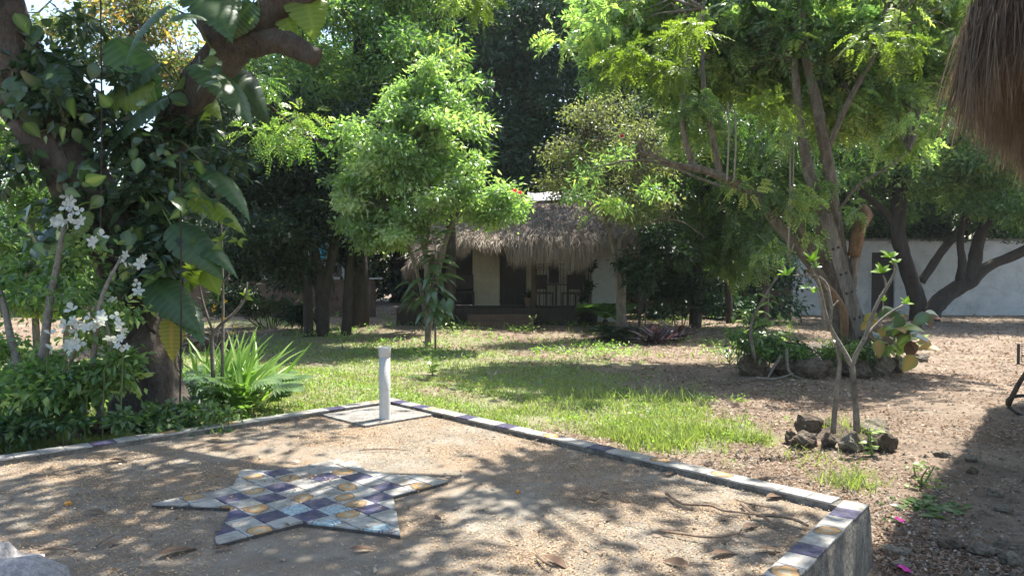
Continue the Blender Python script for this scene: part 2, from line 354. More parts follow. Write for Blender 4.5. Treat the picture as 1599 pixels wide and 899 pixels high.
# ------------------------------------------------------------------ terrace
CN = np.array([-1.45, 9.0]); U = nrm(np.array([3.85, -4.04])); Vv = np.array([U[1], -U[0]])   # right edge direction, left edge direction
LU, LV, KW = 5.58, 8.0, .155
V2 = nrm(np.array([-.62, -.785])); I2 = np.array([V2[1], -V2[0]]); CNR = CN + U * 5.58
def TP(a, bb): return tuple(CN + U * a + Vv * bb)
terr = MB(); e = .004
terr.prism([TP(KW, KW), tuple(CNR + V2 * .16 + I2 * .06), tuple(CNR + V2 * LV + I2 * .06), TP(KW, LV)], -.7, -.055)
terrace = bpy.data.objects.new('terrace', None); C.objects.link(terrace); terrace.location = (CN[0], CN[1], 0); terrace['kind'] = 'structure'
terr.build('terrace_floor', M['floor'], terrace)
# cement kerb carrying the tiles, edges slightly uneven
def kerb_strip(p0, p1, inward, L):
    mb = MB(); nseg = int(L / .09); vs = []
    for k in range(nseg + 1):
        c = np.array(p0) + (np.array(p1) - np.array(p0)) * k / nseg
        j = lambda s: (random.random() - .5) * s
        o = c; q = c + inward * KW
        zt = -.013 + j(.002)
        prof = [(o - inward * (.045 + j(.008)), -.75), (o - inward * (.024 + j(.008)), -.32), (o - inward * (.004 + j(.005)), -.06 + j(.01)), (o + inward * .004, zt), (q - inward * .004, zt), (q + inward * j(.004), -.10)]
        vs.append([(p[0], p[1], z) for p, z in prof])
    v = [p for row in vs for p in row]; f = []
    for k in range(nseg):
        for q in range(5): a = k * 6 + q; f.append((a, a + 1, a + 7, a + 6))
    f += [tuple(range(6))[::-1], tuple(len(v) - 6 + q for q in range(6))]
    if np.cross(np.append(np.array(p1) - np.array(p0), 0), np.append(inward, 0))[2] < 0: f = [t[::-1] for t in f]
    mb.add(v, f); return mb
kerb_strip(TP(-.0, 0), TP(LU, 0), Vv, LU).build('kerb', M['cement'], terrace)
kerb_strip(TP(0, KW + .002), TP(0, LV), U, LV).build('kerb', M['cement'], terrace)
kerb_strip(tuple(CNR - V2 * .014), tuple(CNR + V2 * LV), I2, LV).build('kerb', M['cement'], terrace)
MB().prism([TP(KW + .01, KW + .01), TP(1.02, KW + .01), TP(1.0, 1.02), TP(KW + .01, 1.05)], -.06, -.032).build('corner_slab', M['slab'], terrace)

def tile_obj(name, poly, z0, z1, mat, parent, uvf, tilt=0):
    poly = [tuple(map(float, p)) for p in poly]; o3 = off(parent); n_ = len(poly)
    area = sum(poly[i][0] * poly[(i + 1) % n_][1] - poly[(i + 1) % n_][0] * poly[i][1] for i in range(n_))
    if area < 0: poly = poly[::-1]
    c = np.mean(poly, 0); b_ = .0025
    tx, ty = (random.random() - .5) * tilt, (random.random() - .5) * tilt
    def zt(p): return z1 + (p[0] - c[0]) * tx + (p[1] - c[1]) * ty
    inn = [tuple(np.array(p) + (c - np.array(p)) * min(.4, b_ / max(.02, np.linalg.norm(c - np.array(p))))) for p in poly]
    v = [(p[0], p[1], z0) for p in poly] + [(p[0], p[1], zt(p) - b_) for p in poly] + [(p[0], p[1], zt(p)) for p in inn]
    f = [tuple(range(2 * n_, 3 * n_))] + [(i, (i + 1) % n_, (i + 1) % n_ + n_, i + n_) for i in range(n_)] + [(i + n_, (i + 1) % n_ + n_, (i + 1) % n_ + 2 * n_, i + 2 * n_) for i in range(n_)]
    me = bpy.data.meshes.new(name); me.from_pydata([(p[0] - o3[0], p[1] - o3[1], p[2] - o3[2]) for p in v], [], f); me.update()
    uv = me.uv_layers.new(name='UVMap')
    for lp in me.loops: uv.data[lp.index].uv = uvf(v[lp.vertex_index])
    return link(name, me, mat, parent)
def kerb_tiles(n_, length, base, along, inward, pattern, start=0.0):
    s = start; k = 0
    while s < length - .03:
        Lk = min(.2 * (.93 + .14 * random.random()), length - s); g = .003
        kind = pattern[k % len(pattern)] if isinstance(pattern, (list, str)) else pattern(k, s)
        kind = {'w': 'white', 'b': 'blue', 's': 'sun', 'p': 'paint'}[kind]
        jit = (random.random() - .5) * .008
        q = [base + along * (s + g) + inward * (.001 + jit), base + along * (s + Lk - g) + inward * (.001 + jit), base + along * (s + Lk - g) + inward * (KW + .004 + jit), base + along * (s + g) + inward * (KW + .004 + jit)]
        s0 = s; a0 = random.random() * .4
        tile_obj('kerb_tile', q, -.013, .0 + random.random() * .002, M['t_' + kind], terrace,
                 lambda p, s0=s0, a0=a0: ((np.dot(np.array(p[:2]) - base, along) - s0) / .2, np.dot(np.array(p[:2]) - base, inward) / KW * .9 + .05), .02)
        s += Lk; k += 1
random.seed(3)
kerb_tiles(0, LU - .19, CN, U, Vv, "wbwbswwbwwbwwswwbwwswwswwwwwsswb"[:32])
random.seed(5)
kerb_tiles(0, LV, CN + Vv * (KW + .006), Vv, U, "swwbwwwwwswwswwbwwwwwwww")
kerb_tiles(0, 3.2, CNR, V2, I2, lambda k, s: "wbwswbwsbwwbwsw"[k % 15])

def inside(xy):
    rel = np.asarray(xy) - CN; a = rel @ U; bb = rel @ Vv; c = (np.asarray(xy) - CNR) @ I2
    return (a > KW + .02) & (bb > KW + .02) & (c > KW + .03)
def on_terrace(xy):
    rel = np.asarray(xy) - CN; return (rel @ U > -.03) & (rel @ Vv > -.06) & (((np.asarray(xy) - CNR) @ I2) > -.08) & (rel @ Vv < LV)
# ------------------------------------------------------------------ star mosaic
st_px = [(237, 786), (300, 772), (326, 766), (333, 765), (364, 757), (376, 732), (420, 734), (474, 727), (527, 716), (556, 719), (571, 734), (628, 741), (660, 742), (699, 750), (613, 773), (618, 792), (625, 833), (540, 822), (470, 814), (338, 848), (336, 838), (362, 791)]
ST = [PZ(a, bb, -.024)[:2] for a, bb in st_px]
star = thing('star_mosaic', 'low star-shaped slab of blue, white and orange tiles on the terrace', 'mosaic', (*np.mean(ST, 0), -.05))
MB().prism([tuple(p) for p in ST], -.056, -.034).build('base_slab', surf('mosaic_bed', (.03, .026, .022), (.09, .08, .07), 12), star)
gu = nrm(np.array([.70, .714])); gv = np.array([gu[1], -gu[0]]); P0 = PZ(370 / 3.198 + 220, 228 / 3.198 + 700)[:2]; PT = .180
def clip(poly, axis_, lim, keep_less):
    out = []
    for i in range(len(poly)):
        a, bb = poly[i], poly[(i + 1) % len(poly)]; da = a[axis_] - lim; db = bb[axis_] - lim
        ia = da <= 0 if keep_less else da >= 0; ib = db <= 0 if keep_less else db >= 0
        if ia: out.append(a)
        if ia != ib: t_ = da / (da - db); out.append(tuple(a[j] + (bb[j] - a[j]) * t_ for j in range(2)))
    return out
STL = [(float(np.dot(p - P0, gu)) / PT, float(np.dot(p - P0, gv)) / PT) for p in ST]
lab = {}
for kk, lst in (('blue', [(450, 228), (690, 175), (630, 228), (890, 115), (1060, 120), (1190, 172), (1180, 230), (870, 262), (640, 318), (830, 325), (1140, 292), (475, 310), (415, 385), (640, 108)]),
                ('sun', [(285, 225), (570, 130), (730, 128), (575, 203), (835, 235), (1000, 97), (1030, 178), (990, 230), (1070, 255), (560, 288), (1035, 330), (560, 390), (1370, 172), (385, 272)]),
                ('paint', [(900, 350), (1180, 360), (960, 300), (740, 290)])):
    for a, bb in lst:
        p = PZ(a / 3.198 + 220, bb / 3.198 + 700)[:2] - P0; lab.setdefault((math.floor(np.dot(p, gu) / PT), math.floor(np.dot(p, gv) / PT)), kk)
def area(p): return abs(sum(p[i][0] * p[(i + 1) % len(p)][1] - p[(i + 1) % len(p)][0] * p[i][1] for i in range(len(p)))) / 2
lo = np.floor(np.min(STL, 0)).astype(int); hi = np.ceil(np.max(STL, 0)).astype(int)
random.seed(11)
for a in range(lo[0], hi[0] + 1):
    for bb in range(lo[1], hi[1] + 1):
        g = .021; q = clip(clip(clip(clip(STL, 0, a + g, False), 0, a + 1 - g, True), 1, bb + g, False), 1, bb + 1 - g, True)
        qq = []
        for p in q:
            if not qq or np.hypot(p[0] - qq[-1][0], p[1] - qq[-1][1]) > .01: qq.append(p)
        if len(qq) < 3 or area(qq) < .03: continue
        w = [P0 + gu * p[0] * PT + gv * p[1] * PT for p in qq]
        rot = random.randrange(4)
        tile_obj('mosaic_tile', w, -.035, -.026 + random.random() * .006, M['t_' + lab.get((a, bb), 'white')], star,
                 lambda p, a=a, bb=bb, jx=random.uniform(-.16, .16), jy=random.uniform(-.2, .2): (float(np.dot(np.array(p[:2]) - P0, gu)) / PT - a + jx, float(np.dot(np.array(p[:2]) - P0, gv)) / PT - bb + jy), .07)

# ------------------------------------------------------------------ white pipe
pb = PZ(601, 653, -.03); pt = thing('pipe_post', 'upright white plastic pipe on the corner slab of the terrace', 'pipe', pb)
hgt = W(601, 541, pb[1])[2] - pb[2]
def lathe(mb, base, prof, segs=24):
    v = []; f = []
    for r, z in prof:
        for k in range(segs): t = 2 * math.pi * k / segs; v.append((base[0] + r * math.cos(t), base[1] + r * math.sin(t), base[2] + z))
    for i in range(len(prof) - 1):
        for k in range(segs): a = i * segs + k; b2 = i * segs + (k + 1) % segs; f.append((a, b2, b2 + segs, a + segs))
    mb.add(v, f); return mb
lathe(MB(), pb, [(.060, 0), (.059, .3), (.0585, hgt - .10), (.0585, hgt - .1)]).build('pipe', M['plastic'], pt, True)
lathe(MB(), pb, [(.0585, hgt - .105), (.064, hgt - .10), (.0645, hgt - .012), (.062, hgt), (.054, hgt), (.053, hgt - .03), (.0001, hgt - .03)]).build('collar', M['plastic'], pt, True)

# ------------------------------------------------------------------ foliage builders
def frames(d, nn):
    d = nrm(d); s = nrm(np.cross(d, nn)); nn = np.cross(s, d); return d, s, nn
def rhombs(P, D, N, L, Wd, fold=.25, droop=.0):
    """N leaves as two triangles folded on the midrib -> verts, tris"""
    d, s, nn = frames(D, N); L = np.broadcast_to(L, (len(P),))[:, None]; Wd = np.broadcast_to(Wd, (len(P),))[:, None]
    mid = P + d * L * .42
    v = np.stack([P, mid + s * Wd * .5 + nn * Wd * fold * .5, P + d * L - nn * L * droop, mid - s * Wd * .5 + nn * Wd * fold * .5], 1).reshape(-1, 3)
    k = 4 * np.arange(len(P))[:, None]; t = np.concatenate([k + [[0, 1, 2]], k + [[0, 2, 3]]], 1).reshape(-1, 3)
    return v, t
def rand_unit(n): v = RNG.normal(size=(n, 3)); return nrm(v)
def ell_points(ells, n, shell=.45, lump=.33):
    """points of a crown: boughs spread through the ellipsoids, clumps gathered round the boughs"""
    A = np.array(ells, float); vol = (A[:, 3] * A[:, 4] * A[:, 5]) ** .75; nb = max(len(ells) * 2, n // 9)
    bi = RNG.choice(len(A), nb, p=vol / vol.sum()); bi[:len(A)] = np.arange(len(A)); u = rand_unit(nb); r = shell + (1 - shell) * RNG.random(nb) ** .5
    B = A[bi, :3] + u * A[bi, 3:6] * (r * (.85 + .35 * RNG.random(nb)))[:, None]; size = .6 + .8 * RNG.random(nb)
    k = RNG.choice(nb, n, p=size / size.sum()); o = RNG.normal(size=(n, 3)) * [1, 1, .6]
    P = B[k] + o * A[bi[k], 3:6] * lump * .55 * size[k][:, None]
    return P, nrm(o + u[k]), k, nb
def crown(name, ells, nclump, per, cr, L, Wd, mat, parent, kind='leaf', shell=.45, flat=.6, up=.6, droop=.3, lump=.33):
    P, u, bk, nb = ell_points(ells, nclump, shell, lump); btint = RNG.normal(size=nb) * .26; crs = cr * (.6 + .8 * RNG.random(nclump))
    idx = np.repeat(np.arange(nclump), per); n = len(idx)
    o = RNG.normal(size=(n, 3)) * [.5, .5, .5 * flat]; pp = P[idx] + o * crs[idx][:, None]
    dirs = nrm(o) * .8 + rand_unit(n) * .7 + np.array([0, 0, -droop]); nn = rand_unit(n) * .8 + np.array([0, 0, up]) + u[idx] * .3
    if kind == 'leaf':
        v, t = rhombs(pp, dirs, nn, L * (.6 + .8 * RNG.random(n)), Wd * (.6 + .7 * RNG.random(n)), droop=.1); lt_i = np.repeat(idx, 4)
    else:   # pinnate spray: L rachis length, Wd leaflet length
        k = 9; d, s, m_ = frames(dirs, nn); Ls = L * (.7 + .6 * RNG.random(n))
        tt = np.linspace(.12, 1, k); vs = []; ts = []; base = 0
        for j, x in enumerate(tt):
            c = pp + d * (Ls * x)[:, None] + np.array([0, 0, -1]) * (Ls * .35 * x * x)[:, None]
            for sg in ((1, -1) if j < k - 1 else (0,)):
                dd = d * .55 + s * sg * .9 - m_ * .15 + RNG.normal(size=(n, 3)) * .12
                v, t = rhombs(c, dd, m_ + RNG.normal(size=(n, 3)) * .15, Wd * (1 - .35 * abs(x - .5)) * (.85 + .3 * RNG.random(n)), Wd * .36, .2, .08)
                vs.append(v); ts.append(t + base); base += len(v)
        lt_i = np.tile(np.repeat(idx, 4), len(vs)); v = np.concatenate(vs); t = np.concatenate(ts)
    me = np_mesh(name, v - off(parent), tris=t); at = me.attributes.new('tint', 'FLOAT', 'POINT')
    at.data.foreach_set('value', (btint[bk] + RNG.normal(size=nclump) * .1)[lt_i].astype(np.float32)); o = link(name, me, mat, parent)
    return o, P
def limbs(paths, mat, parent, names, rough=.17, segs=20, sub=7):
    for (pth, nm) in zip(paths, names):
        P = [W(p[0], p[1], p[2]) for p in pth]; r = [p[3] for p in pth]
        MB().tube(P, r, segs, rough, True, sub).build(nm, mat, parent, True)
def twigs(targets, anchors, mat, parent, name='branches', r0=.04, n=60, sag=.15):
    mb = MB(); A = np.array(anchors, float); idx = RNG.permutation(len(targets))[:n]
    for i in idx:
        T = targets[i]; dd = np.linalg.norm(A - T, axis=1) + .8 * np.maximum(0, A[:, 2] - T[2]); a = A[np.argmin(dd)]
        ln = np.linalg.norm(T - a)
        m1 = a * .6 + T * .4 + RNG.normal(size=3) * ln * .08 + [0, 0, ln * sag]; m2 = a * .25 + T * .75 + RNG.normal(size=3) * ln * .06 + [0, 0, ln * sag * .7]
        mb.tube([a, m1, m2, T], [r0, r0 * .6, r0 * .35, r0 * .12], 5, 0, False)
    return mb.build(name, mat, parent, True, 'stuff')
def densify(paths, k=6):
    out = []
    for pth in paths:
        P = np.array([W(p[0], p[1], p[2]) for p in pth])
        for i in range(len(P) - 1):
            for j in range(k): out.append(P[i] + (P[i + 1] - P[i]) * j / k)
        out.append(P[-1])
    return out
def E(px, py, d, rx, ry, rz):
    p = W(px, py, d); return (p[0], p[1], p[2], rx, ry, rz)
def tree(name, label, cat, paths, ells, leaf, nclump, per, cr, L, Wd, bark='bark', kind='leaf', ntw=50, r0=.04, group=None, skip_from=0, **kw):
    base = W(*paths[0][0][:3]); base[2] = float(gz(base[0], base[1])) - .05
    t = thing(name, label, cat, base, group)
    p0 = list(paths[0]); nm = ['trunk'] + ['limb'] * (len(paths) - 1)
    limbs(paths, M[bark], t, nm)
    o, P = crown('crown', ells, nclump, per, cr, L, Wd, M[leaf], t, kind, **kw)
    if ntw: twigs(P, densify(paths)[skip_from:], M[bark], t, r0=r0, n=ntw)
    return t
def gpx(px, d):
    """picture y of the ground at picture column px and distance d"""
    x = (px - 799.5) / F * d; z = float(gz(x, d)) - .08
    dz = z - CAMZ; k = dz / d   # z/d = (_s + b*_c)/(_c - b*_s)
    bb = (k * _c - _s) / (_c + k * _s); return 449.5 - bb * F
def base_pt(px, d, r): return (px, gpx(px, d), d, r)

# prototypes of single large leaves: y runs along the blade, z is its upper side
def blade(name, prof, fold=.15, arch=.3, pleat=0, nside=1, curl=0, veins=0):
    """prof: list of (t, halfwidth); unit length"""
    v = []; f = []; cols = 2 * nside + 1
    for j, (t_, w) in enumerate(prof):
        zz = -arch * t_ * t_; yy = t_ * (1 - .25 * arch * t_)
        for k in range(-nside, nside + 1):
            a = k / nside; v.append((w * a, yy + .0, zz + fold * w * abs(a) - curl * w * a * a * .5 + pleat * (1 if j % 2 else -1) * abs(a)))
    for j in range(len(prof) - 1):
        for k in range(cols - 1): a = j * cols + k; f.append((a, a + 1, a + cols + 1, a + cols))
    me = bpy.data.meshes.new(name); me.from_pydata(v, [], f); me.update(); me.polygons.foreach_set("use_smooth", [True] * len(me.polygons))
    at = me.attributes.new('tint', 'FLOAT', 'POINT'); at.data.foreach_set('value', [(.55 if k == nside else (.40 if veins and j % veins == 0 else (-.12 if veins else 0))) for j in range(len(prof)) for k in range(cols)]); return me
def prof_oval(n=7, w=.2, tipk=.8):
    return [(i / n, w * math.sin(math.pi * min(1, (i / n) ** tipk)) + .004) for i in range(n)] + [(1, .003)]
def copyme(me, mat, name='leaf'):
    m2 = me.copy(); m2.name = name; m2.materials.clear(); m2.materials.append(mat); return m2
def put(name, me, parent, p, d, nn, s=1.0, sx=None, label=None):
    o = bpy.data.objects.new(name, me); C.objects.link(o); o.parent = parent
    d = Vector(map(float, d)).normalized(); nn = Vector(map(float, nn)); x = d.cross(nn)
    if x.length < 1e-4: x = d.orthogonal()
    x.normalize(); nn = x.cross(d)
    sx = sx or s; m_ = Matrix((x * sx, d * s, nn * s)).transposed().to_4x4(); q = np.array(p, float) - off(parent); m_.translation = Vector(map(float, q))
    o.matrix_local = m_
    if label: o['label'] = label
    return o
oval = blade('oval', prof_oval(7, .2), .18, .25)
oval_wide = blade('oval_wide', prof_oval(7, .34, .75), .15, .3)
lance = blade('lance', prof_oval(7, .13), .2, .5)
strap = blade('strap', [(0, .018), (.25, .03), (.5, .03), (.75, .022), (.9, .012), (1, .002)], .3, .45)
strap_stiff = blade('strap_stiff', [(0, .03), (.2, .05), (.5, .06), (.75, .045), (.9, .02), (1, .002)], .35, .2)
# big philodendron blade: pleated with notched margin
pp_ = []
for i in range(49):
    t_ = i / 48; w = .40 * math.sin(math.pi * min(1, (.06 + .94 * t_)) ** .62) if t_ < 1 else .004
    w = max(.01, w) * (1 - .035 * (i % 2)) * (.80 if i % 8 == 5 and 2 < i < 46 else 1.0); pp_.append((t_, w))
phil = blade('philodendron_blade', pp_, .10, .42, .006, 4, .6, 4)
# deeply cut selloum-like blade
v = [(0, 0, 0)]; f = []; k0 = 0
def selloum():
    v = []; f = []; n_ = 9
    def q(p, d, ln, w):
        d = nrm(np.array(d)); s_ = np.array([d[1], -d[0], 0]); m_ = p + d * ln * .5; b_ = len(v)
        for x in (p - s_ * w * .35, p + s_ * w * .35, m_ + s_ * w * .5, p + d * ln, m_ - s_ * w * .5): v.append(tuple(x + np.array([0, 0, -.35 * (x[0] ** 2 + x[1] ** 2)])))
        f.append((b_, b_ + 1, b_ + 2, b_ + 3, b_ + 4))
    for i in range(n_):
        t_ = i / n_; y_ = .9 * t_; ln = .42 * (1 - t_) ** .6 + .08
        for sg in (1, -1): q(np.array([0, y_, .0]), (sg * 1, .55 - .7 * (1 - t_) ** 2, 0), ln, .12)
    q(np.array([0, .85, 0]), (0, 1, 0), .18, .1); q(np.array([0, 0, 0]), (0, 1, 0), .9, .10)
    me = bpy.data.meshes.new('lobed_leaf'); me.from_pydata(v, [], f); me.update(); return me
lobed = selloum()
def frond_mesh(n_=22, wl=.32, arch=.5, w=.02, vee=.25):
    v = []; f = []
    def pt(t_): return np.array([0, t_ * (1 - .3 * arch * t_), -arch * t_ * t_ + .25 * t_ * arch])
    for i in range(n_):
        t_ = .1 + .9 * i / (n_ - 1); c = pt(t_); ln = wl * (math.sin(math.pi * (.12 + .84 * t_)) ** .7)
        for sg in (1, -1):
            d = nrm(np.array([sg, .55, vee])); b_ = len(v); mid = c + d * ln * .5 + np.array([0, 0, -.01]); tip = c + d * ln + np.array([0, 0, -ln * .2])
            a = np.array([0, w, 0])
            for x in (c - a, c + a, mid + a, tip, mid - a): v.append(tuple(x))
            f.append((b_, b_ + 1, b_ + 2, b_ + 3, b_ + 4))
    for i in range(8):
        a, b2 = pt(i / 8), pt((i + 1) / 8); b_ = len(v)
        for x in (a + [-.008, 0, 0], a + [.008, 0, 0], b2 + [.006, 0, 0], b2 + [-.006, 0, 0]): v.append(tuple(x))
        f.append((b_, b_ + 1, b_ + 2, b_ + 3))
    me = bpy.data.meshes.new('frond'); me.from_pydata(v, [], f); me.update(); return me
frond = frond_mesh()
def flower_mesh(name, npet=5, w=.28, cup=.35):
    v = []; f = []
    for k in range(npet):
        a = 2 * math.pi * k / npet; d = np.array([math.cos(a), math.sin(a), 0]); s_ = np.array([-d[1], d[0], 0]); b_ = len(v)
        for x in ((0, 0), (.55, -w), (.55, 0), (.55, w), (1, -w * .5), (1.05, 0), (1, w * .5)):
            q = d * x[0] + s_ * x[1] * 1.0; q[2] = cup * x[0] - .12 * x[0] ** 3 + .15 * abs(x[1]); v.append(tuple(q))
        f += [(b_, b_ + 1, b_ + 2), (b_, b_ + 2, b_ + 3), (b_ + 1, b_ + 4, b_ + 5, b_ + 2), (b_ + 2, b_ + 5, b_ + 6, b_ + 3)]
    me = bpy.data.meshes.new(name); me.from_pydata(v, [], f); me.update(); return me
LEAF = {}
def lf(proto, mat, name='leaf'):
    k = (proto.name, mat)
    if k not in LEAF: LEAF[k] = copyme(proto, M[mat], name)
    return LEAF[k]
def rock_mesh(name, sx, sy, sz, seed, jag=.25):
    rr = random.Random(seed); n_, m_ = 18, 12; v = []; f = []
    ph = [rr.random() * 6.3 for _ in range(8)]
    planes = [(nrm(np.array([rr.gauss(0, 1), rr.gauss(0, 1), rr.gauss(0, .8)])), .52 + .4 * rr.random()) for _ in range(12)]
    for i in range(m_ + 1):
        th = math.pi * i / m_
        for k in range(n_):
            a = 2 * math.pi * k / n_; d = np.array([math.sin(th) * math.cos(a), math.sin(th) * math.sin(a), math.cos(th)])
            r = 1.0
            for pn, pd in planes:
                q = float(np.dot(d, pn))
                if q > .05: r = min(r, pd / q)
            r *= 1 + jag * (.35 * math.sin(4 * d[0] + ph[0] + 3 * d[2]) * math.sin(5 * d[1] + ph[1]) + .18 * math.sin(11 * d[0] + ph[2]) * math.sin(9 * d[2] + ph[3]) + .12 * (rr.random() - .5))
            v.append((d[0] * r * sx, d[1] * r * sy, d[2] * r * sz))
    for i in range(m_):
        for k in range(n_): a = i * n_ + k; b2 = i * n_ + (k + 1) % n_; f.append((a, a + n_, b2 + n_, b2))
    me = bpy.data.meshes.new(name); me.from_pydata(v, [], f); me.update(); return me
def rock(px, py, wpx, hpx, label, mat='rock', group=None, seed=0, z=None, name='rock', sink=.25):
    """a stone whose picture base centre is (px, py)"""
    hpx = hpx * .82; p = GP(px, py) if z is None else PZ(px, py, z); k = p[1] / F; sx = wpx * k / 2; sz = hpx * k / 2 * (1 + sink)
    me = rock_mesh(name, sx, sx * .8, sz, seed, .42); o = link(name, me, M[mat]); o.location = (p[0], p[1] + sx * .6, p[2] + sz * (1 - sink) * .8)
    o.rotation_euler = (0, 0, 0); tag(o, label, 'rock', group); return o

# ================================================================== THATCHED HOUSE
HD = 24.5
def hx(px, d=HD): return (px - 799.5) / F * d
def hz(py, d=HD): return W(800, py, d)[2]
hg = float(gz(0, 24)); PF = hz(477)                          # porch floor level
house = thing('thatched_house', 'low white house with shaggy palm-thatch roof and dark open porch', 'house', (0, 24, hg))
WT = 2.75
w_ = MB()
for x0, x1, z0, z1 in ((hx(738), hx(780), PF, WT), (hx(822), hx(857), PF, WT), (hx(873), hx(893), PF, WT), (hx(857), hx(873), PF, hz(443)), (hx(857), hx(873), hz(400), WT), (hx(893), hx(915), PF, hz(443)), (hx(780), hx(822), hz(384), WT), (hx(893), hx(915), hz(362), WT)):
    w_.box(x0, x1, HD, HD + .2, z0, z1)
w_.box(hx(915), hx(922), HD, HD + .2, PF, WT)
w_.box(hx(640), hx(644), HD + .2, HD + 4, PF, WT).box(hx(969), hx(975), HD - .4, HD + 4, PF, WT).box(hx(644), hx(969), HD + 3.8, HD + 4, PF, WT)
w_.build('wall', M['cream_wall'], house)
MB().box(hx(922), hx(969), HD - .45, HD + .1, hg, WT - .1).build('wall', stained('bay_whitewash', (.46, .51, .54), (.60, .64, .66), (.34, .37, .37), 1.5), house)['label'] = 'bluish white wall bay at the right end of the porch'
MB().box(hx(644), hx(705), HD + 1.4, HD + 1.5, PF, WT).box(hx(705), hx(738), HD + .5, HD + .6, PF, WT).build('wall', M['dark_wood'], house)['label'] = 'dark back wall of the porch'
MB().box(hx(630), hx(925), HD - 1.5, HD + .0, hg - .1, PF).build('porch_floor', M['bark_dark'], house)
for i in range(3):
    y1 = HD - 1.5 - .3 * i
    MB().box(hx(735), hx(826), y1 - .3, y1 - .004, hg - .1, PF - .18 * (i + 1)).build('step', M['brown_wall'], house)
d_ = MB().box(hx(781), hx(821), HD + .1, HD + .15, PF + .01, hz(386)).build('door', M['dark_wood'], house)
MB().box(hx(816), hx(817.5), HD + .05, HD + .1, PF + .9, PF + 1.05).build('handle', M['metal'], d_)
wn1 = MB().box(hx(857), hx(873), HD + .08, HD + .11, hz(442), hz(401)).build('window', M['dark_wood'], house)
MB().box(hx(864.5), hx(865.5), HD + .03, HD + .08, hz(442), hz(401)).build('frame', M['metal'], wn1)
wn2 = MB().box(hx(893.5), hx(914.5), HD + .08, HD + .11, hz(442), hz(363)).build('window', M['dark_wood'], house)
MB().box(hx(903), hx(904), HD + .03, HD + .08, hz(442), hz(363)).build('frame', M['metal'], wn2)
PD = HD - 1.35
for px, r in ((640, .07), (833, .09), (700, .06)):
    MB().tube([(hx(px, PD), PD, hg), (hx(px, PD) + .02, PD, 1.4), (hx(px, PD), PD, 2.6)], [r, r * .95, r], 10, .08).build('post', M['bark'], house, True)
# wrought railing on the porch front
rl = MB(); rz0, rz1 = PF + .05, hz(412, PD)
bars = np.arange(hx(838, PD), hx(904, PD), .105)
for x in bars: rl.box(x - .009, x + .009, PD - .009, PD + .009, rz0, rz1)
rl.box(bars[0], bars[-1], PD - .02, PD + .02, rz1 - .02, rz1 + .015).box(bars[0], bars[-1], PD - .015, PD + .015, rz0, rz0 + .03)
for x in bars[::2]:
    for zc in (rz1 - .5, rz1 - .12):
        rl.tube([(x + .06 * math.cos(t), PD - .015, zc + .09 * math.sin(t)) for t in np.linspace(0, 2 * math.pi, 9)], .009, 4, cap=False)
rl.build('railing', M['metal'], house)
gl = MB(); xs = np.arange(hx(906, PD), hx(925, PD), .085)
for x in xs: gl.box(x - .008, x + .008, PD + .1, PD + .116, rz0, hz(374, PD))
gl.box(xs[0], xs[-1], PD + .09, PD + .125, hz(374, PD), hz(374, PD) + .03).box(xs[0], xs[-1], PD + .09, PD + .125, hz(412, PD), hz(412, PD) + .03)
gl.build('grille', M['metal'], house)
# thatch: a hipped bed with a drooping coat of strands
ex0, ex1, rx0, rx1, ye, yr, yb = hx(628, 22.7), hx(1003, 22.7), hx(690, 27), hx(960, 27), 22.7, 26.6, 30.0
def zr(x): return 3.55 + .55 * ss(-.4, .5, x)
bedv = []; bedf = []
cols = np.linspace(0, 1, 21)
for j, rr in enumerate(np.linspace(0, 1, 9)):
    for cc in cols:
        xe = ex0 + (ex1 - ex0) * cc; xr = rx0 + (rx1 - rx0) * cc; x = xe + (xr - xe) * rr; y = ye + (yr - ye) * rr
        edge = .35 * math.exp(-((cc) / .05) ** 2) + .35 * math.exp(-((1 - cc) / .05) ** 2)
        ze = 2.40 + .12 * math.sin(x * 2.3) * (1 - rr) - .45 * ss(-1.6, -2.6, x) * (1 - rr); z = ze + (zr(x) - ze) * (rr ** .85) - edge * (1 - rr)
        y += edge * 1.5 * (1 - rr)
        bedv.append((x, y, z))
for j in range(8):
    for k in range(20): a = j * 21 + k; bedf.append((a, a + 1, a + 22, a + 21))
rb = MB().add(bedv, bedf)
top = bedv[8 * 21:]
rb.add([tuple(p) for p in top] + [(ex0 + (ex1 - ex0) * c, yb, 2.3) for c in cols], [(k, k + 1, k + 22, k + 21) for k in range(20)])
rb.add([bedv[j * 21] for j in range(9)] + [(ex0, yb, 2.3)], [(j, j + 1, 9) for j in range(8)])
rb.add([bedv[j * 21 + 20] for j in range(9)] + [(ex1, yb, 2.3)], [(j + 1, j, 9) for j in range(8)])
roof = rb.build('roof', M['thatch'], house)
def strands(name, P, D, L, w, mat, parent, sag=1.0, segs=3, wob=.06, kind=None):
    """hair-like flat strands: each a chain of thin quads bending down"""
    n = len(P); rows = []; d = nrm(D); p = P.copy(); side = nrm(np.cross(d, rand_unit(n))); L = np.broadcast_to(L, (n,))[:, None]
    for s_ in range(segs + 1):
        ww = w * (1 - .75 * s_ / segs); rows.append(np.stack([p - side * ww, p + side * ww], 1))
        d = nrm(d + np.array([0, 0, -1]) * sag * .5 + RNG.normal(size=(n, 3)) * wob); p = p + d * L / segs
    v = np.stack(rows, 1).reshape(-1, 3); m_ = 2 * (segs + 1); b_ = m_ * np.arange(n)[:, None]
    q = np.concatenate([b_ + [[2 * s_, 2 * s_ + 1, 2 * s_ + 3, 2 * s_ + 2]] for s_ in range(segs)], 1).reshape(-1, 4)
    return link(name, np_mesh(name, v - off(parent), quads=q), mat, parent, kind)
BV = np.array(bedv).reshape(9, 21, 3)
